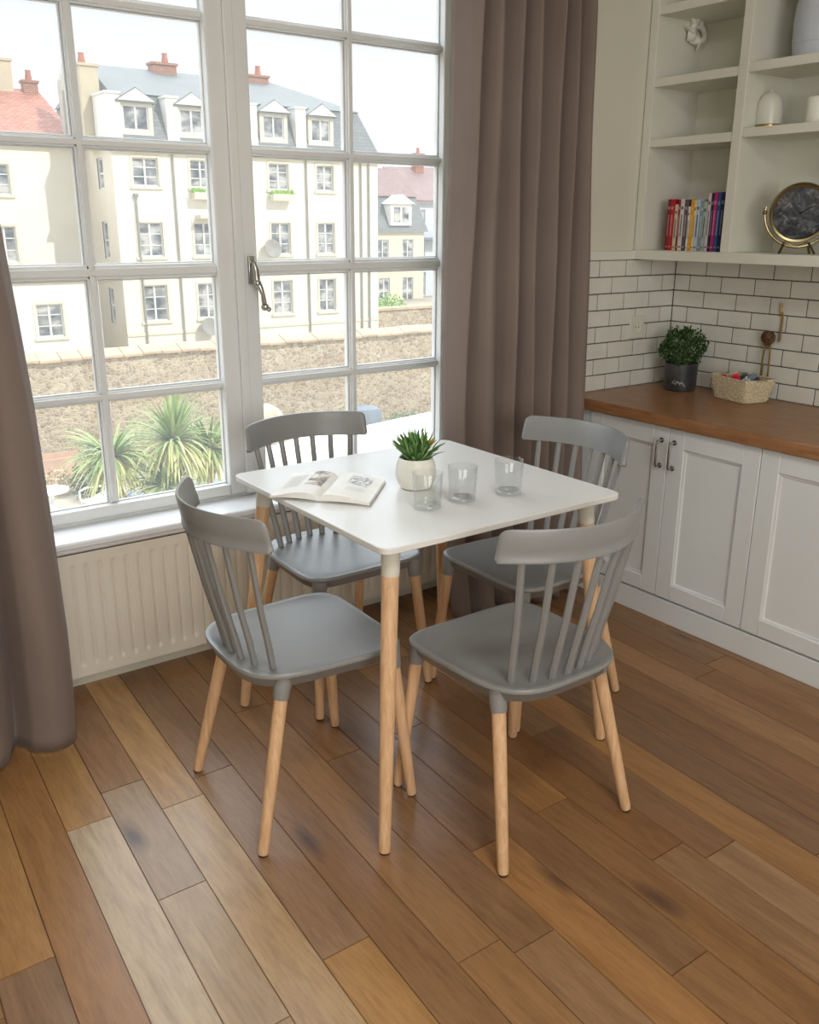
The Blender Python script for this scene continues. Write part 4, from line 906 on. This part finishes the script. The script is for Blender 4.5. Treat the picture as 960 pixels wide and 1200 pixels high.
# bush, rocks, barrel
def clump(name, label, cat, loc, rad_, n, mat, seed, sq=(1, 1, .8), ls=.08, grp=None):
    rr = random.Random(seed); t = thing(name, label, cat, loc, 0, grp); m_ = MB()
    for i in range(n):
        d = Vector((rr.gauss(0, 1), rr.gauss(0, 1), abs(rr.gauss(0, 1)))).normalized(); q = rad_*rr.uniform(.55, 1)
        p = Vector((d.x*q*sq[0], d.y*q*sq[1], d.z*q*sq[2]+.1)); a = Vector((rr.gauss(0, 1), rr.gauss(0, 1), rr.gauss(0, 1))).normalized(); b = a.cross(d).normalized()
        m_.quad(p-a*ls, p-b*ls*.5, p+a*ls, p+b*ls*.5)
    obj('foliage', m_, mat, t, smooth=0, fixn=False)
    s_ = MB()
    for i in range(7):
        d = Vector((rr.uniform(-1, 1)*sq[0], rr.uniform(-1, 1)*sq[1], 1)).normalized(); s_.tube([(0, 0, -.05), tuple(d*rad_*.4), tuple(d*rad_*.8)], [.03, .02, .01], 6)
    obj('stems', s_, M['chimney'], t); return t
green1 = leafmat('lime_leaf', (110, 150, 60), (150, 190, 90), (190, 215, 130)); green2 = leafmat('dull_leaf', (90, 110, 70), (120, 138, 90), (150, 160, 110)); green3 = leafmat('dark_leaf', (52, 66, 52), (80, 96, 74), (110, 124, 92))
clump('shrub', 'lime green shrub on the terrace beside the cream house corner', 'shrub', (26.9, 38.0, -3.6), 1.35, 900, green1, 3, (1, .7, 1.05), .10)
clump('shrub', 'dark rounded shrub at the foot of the stone wall left of the palm', 'shrub', (4.6, 16.6, GZ), .75, 900, green3, 5, (.75, .6, 1.5), .06)
clump('shrub', 'dry grey green tuft below the stone wall at the far right', 'shrub', (14.0, 18.4, GZ+.0), .7, 500, green2, 8, (1.3, .6, .6), .06)
rkm = soft('pale_rock', (206, 192, 168), .95, .12, 2, .4, 6); rkw = soft('white_sheet', (232, 228, 222), .9, .05, 2)
def rock(loc, s_, seed, mat, label, name='rock', cat='rock', grp='rocks by the stone wall'):
    rr = random.Random(seed); m_ = MB().sphere((0, 0, 0), 1, 14, 9); ph = [rr.uniform(0, 6) for _ in range(4)]
    m_.v = [tuple(c*s_[i]*(1+.16*math.sin(3*v[0]+ph[0])+.12*math.sin(4*v[1]+ph[1])+.1*math.sin(5*v[2]+ph[2])) for i, c in enumerate(v)) for v in m_.v]
    lo = min(v[2] for v in m_.v); m_.v = [(v[0], v[1], v[2]-lo) for v in m_.v]
    o = obj(name, m_, mat); o.location = loc; tag(o, label, cat, grp); return o
rock((9.55, 18.4, GZ), (.5, .4, .55), 1, rkm, 'beige boulder nearest the window bar at the stone wall foot')
rock((10.15, 16.8, GZ), (.85, .45, .33), 2, rkw, 'long pale sheet covered heap below the beige boulder', 'covered_heap', 'heap', None)
rock((10.85, 18.3, GZ), (.35, .3, .22), 4, rkm, 'low flat stone between the covered heap and the barrel')
rock((14.6, 17.0, GZ), (.55, .3, .30), 6, rkw, 'white stone in front of the grey green tuft')
bl = thing('water_butt', 'blue grey water butt standing before the stone wall', 'barrel', (12.3, 17.9, GZ))
obj('drum', MB().lathe([(.40, 0), (.44, .03), (.47, .4), (.44, .78), (.36, .88), (.1, .93)], 28), soft('blue_grey_plastic', (112, 124, 134), .6), bl)
obj('tap', MB().tube([(-.44, -.1, .2), (-.55, -.12, .2), (-.56, -.12, .14)], .03, 8), soft('red_tap', (150, 70, 62), .6), bl)
rc_ = thing('crate', 'dark red crate beside the blue grey water butt', 'crate', (11.45, 17.85, GZ))
obj('slats', MB().box(-.25, .25, -.2, .2, 0, .02).box(-.25, .25, -.2, -.18, .05, .30).box(-.25, .25, -.2, -.18, .36, .66).box(-.25, .25, .18, .2, .05, .66).box(-.25, -.23, -.2, .2, .05, .66).box(.23, .25, -.2, .2, .05, .66), soft('dark_red_crate', (136, 70, 64), .8), rc_)

# yard furniture at the lower left of the window
wp = soft('white_garden_plastic', (240, 240, 238), .5)
def gchair(loc, rz, lb):
    t = thing('garden_chair', lb, 'garden chair', loc, rz, 'white garden chairs in the yard')
    obj('seat', MB().prism(rrect(-.25, .25, -.24, .24, .06, 4), .40, .43), wp, t)
    bk_ = MB()
    for i in range(5): x = -.19+i*.095; bk_.tube([(x, -.22, .42), (x, -.27, .66), (x, -.31, .84)], [(.025, .01)]*3, 8, flat=(1, 0, 0))
    bk_.tube([(-.24, -.30, .80), (0, -.34, .90), (.24, -.30, .80)], [(.03, .015)]*3, 8); obj('backrest', bk_, wp, t)
    for sx in (-1, 1):
        obj('armrest', MB().tube([(sx*.25, -.25, .62), (sx*.28, .05, .64), (sx*.26, .22, .60), (sx*.25, .22, .42)], .02, 8), wp, t)
        for sy in (-1, 1): obj('leg', MB().tube([(sx*.22, sy*.2, .41), (sx*.27, sy*.26, 0)], [.022, .018], 8), wp, t)
    return t
gc = gchair((4.10, 15.0, GZ), 1.8, 'white garden chair right of the white garden table')
g2 = copy_tree(gc); g2.location = (2.55, 14.6, GZ); g2.rotation_euler = (0, 0, -1.4); g2['label'] = 'white garden chair left of the white garden table'
gt = thing('garden_table', 'round white garden table between the white garden chairs', 'garden table', (3.30, 15.2, GZ))
obj('tabletop', MB().lathe([(.30, .69), (.33, .70), (.33, .73), (.31, .74), (.05, .742)], 32), wp, gt)
obj('pedestal', MB().lathe([(.30, 0), (.30, .03), (.06, .08), (.05, .66), (.14, .69)], 20), wp, gt)
pb = thing('raised_planter', 'pinkish board raised planter by the stone wall at lower left', 'planter', (3.9, 18.6, GZ))
obj('boards', MB().box(-1.2, 1.2, -.3, -.26, 0, .55).box(-1.2, 1.2, .26, .3, 0, .55).box(-1.2, -1.16, -.26, .26, 0, .55).box(1.16, 1.2, -.26, .26, 0, .55).box(-1.16, 1.16, -.26, .26, 0, .4), soft('peach_board', (200, 166, 140), .8), pb)
clump('flower_clump', 'speckled flowering clump in front of the pinkish planter', 'flowers', (3.9, 17.4, GZ), .6, 500, leafmat('flower_mix', (130, 140, 90), (200, 190, 150), (226, 150, 130)), 12, (1.2, .6, .8), .05)
clump('flower_clump', 'yellow green plant clump at the lower left window corner', 'flowers', (2.95, 15.9, GZ), .55, 500, green1, 14, (.8, .6, 1.0), .05)
tp_ = thing('paddling_pool', 'blue grey rectangular pool cover on the yard beneath the palm', 'pool', (5.75, 14.4, GZ))
obj('cover', MB().prism(rrect(-1.0, 1.0, -.9, .9, .2, 6), .3, .42), soft('blue_grey_cover', (112, 134, 158), .5, .12, 2), tp_, bevel=.04)
obj('frame', MB().prism(rrect(-.95, .95, -.85, .85, .2, 6), 0, .3), soft('pool_side', (140, 156, 172), .5), tp_)

# the palm
pm = thing('palm', 'yellow green cabbage palm with drooping strap leaves in front of the stone wall', 'palm', (3.45, 9.1, GZ))
tk = wood('palm_bark', (120, 92, 66), (168, 136, 104), (6, 6, 3), .9)
def pz(x, y, z): return (x-3.45, y-9.1, z-GZ)
heads = [((3.50, 9.1, -1.42), .78, 130, 0), ((2.72, 9.3, -1.55), .72, 110, 1), ((4.05, 9.2, -1.60), .76, 110, 2), ((3.25, 8.9, -1.95), .66, 80, 3)]
obj('trunk', MB().tube([pz(3.45, 9.1, GZ), pz(3.42, 9.1, -3), pz(3.47, 9.1, -1.45)], [.16, .12, .10], 14).tube([pz(3.43, 9.1, -3.2), pz(2.9, 9.2, -2.4), pz(2.55, 9.3, -1.6)], [.09, .07, .07], 12).tube([pz(3.43, 9.1, -3.0), pz(3.9, 9.15, -2.4), pz(4.1, 9.2, -1.8)], [.08, .06, .06], 12), tk, pm)
lfm = [leafmat('palm_leaf_green', (104, 138, 70), (146, 168, 94), (188, 198, 130)), leafmat('palm_leaf_pale', (168, 172, 98), (204, 204, 134), (226, 220, 164))]
rl = random.Random(21)
for hi, (c, L_, n, _) in enumerate(heads):
    for part, (n_, e0, e1, dr) in enumerate(((n, .15, 1.45, .55), (int(n*1.2), -.9, .35, 1.0))):
        m_ = MB(); c_ = Vector(pz(*c))
        for i in range(n_):
            th = rl.uniform(0, 2*PI); el = rl.uniform(e0, e1) if hi == 0 or part else rl.uniform(-.1, 1.0); l = L_*rl.uniform(.7, 1.05)
            d = Vector((math.cos(th)*math.cos(el), math.sin(th)*math.cos(el), math.sin(el))); pts = [c_]; p = c_.copy(); dd_ = d.copy(); 
            for k in range(6):
                p = p+dd_*l/6; dd_ = (dd_+Vector((0, 0, -dr*.32*(k+1)/3*(1.1-abs(dd_.z)*.6)))).normalized(); pts.append(p.copy())
            side = d.cross(Vector((0, 0, 1))); side = side.normalized() if side.length > .05 else Vector((1, 0, 0))
            b = len(m_.v); wv = [.010, .020, .024, .022, .017, .010, .002]
            for p_, w_ in zip(pts, wv): m_.v += [tuple(p_-side*w_), tuple(p_+Vector((0, 0, .006))), tuple(p_+side*w_)]
            for k in range(6):
                m_.f += [(b+3*k, b+3*k+1, b+3*k+4, b+3*k+3), (b+3*k+1, b+3*k+2, b+3*k+5, b+3*k+4)]
        o = obj('frond_head', m_, lfm[part], pm, smooth=0, fixn=False)
        if part: o['label'] = 'pale drooping older leaves'
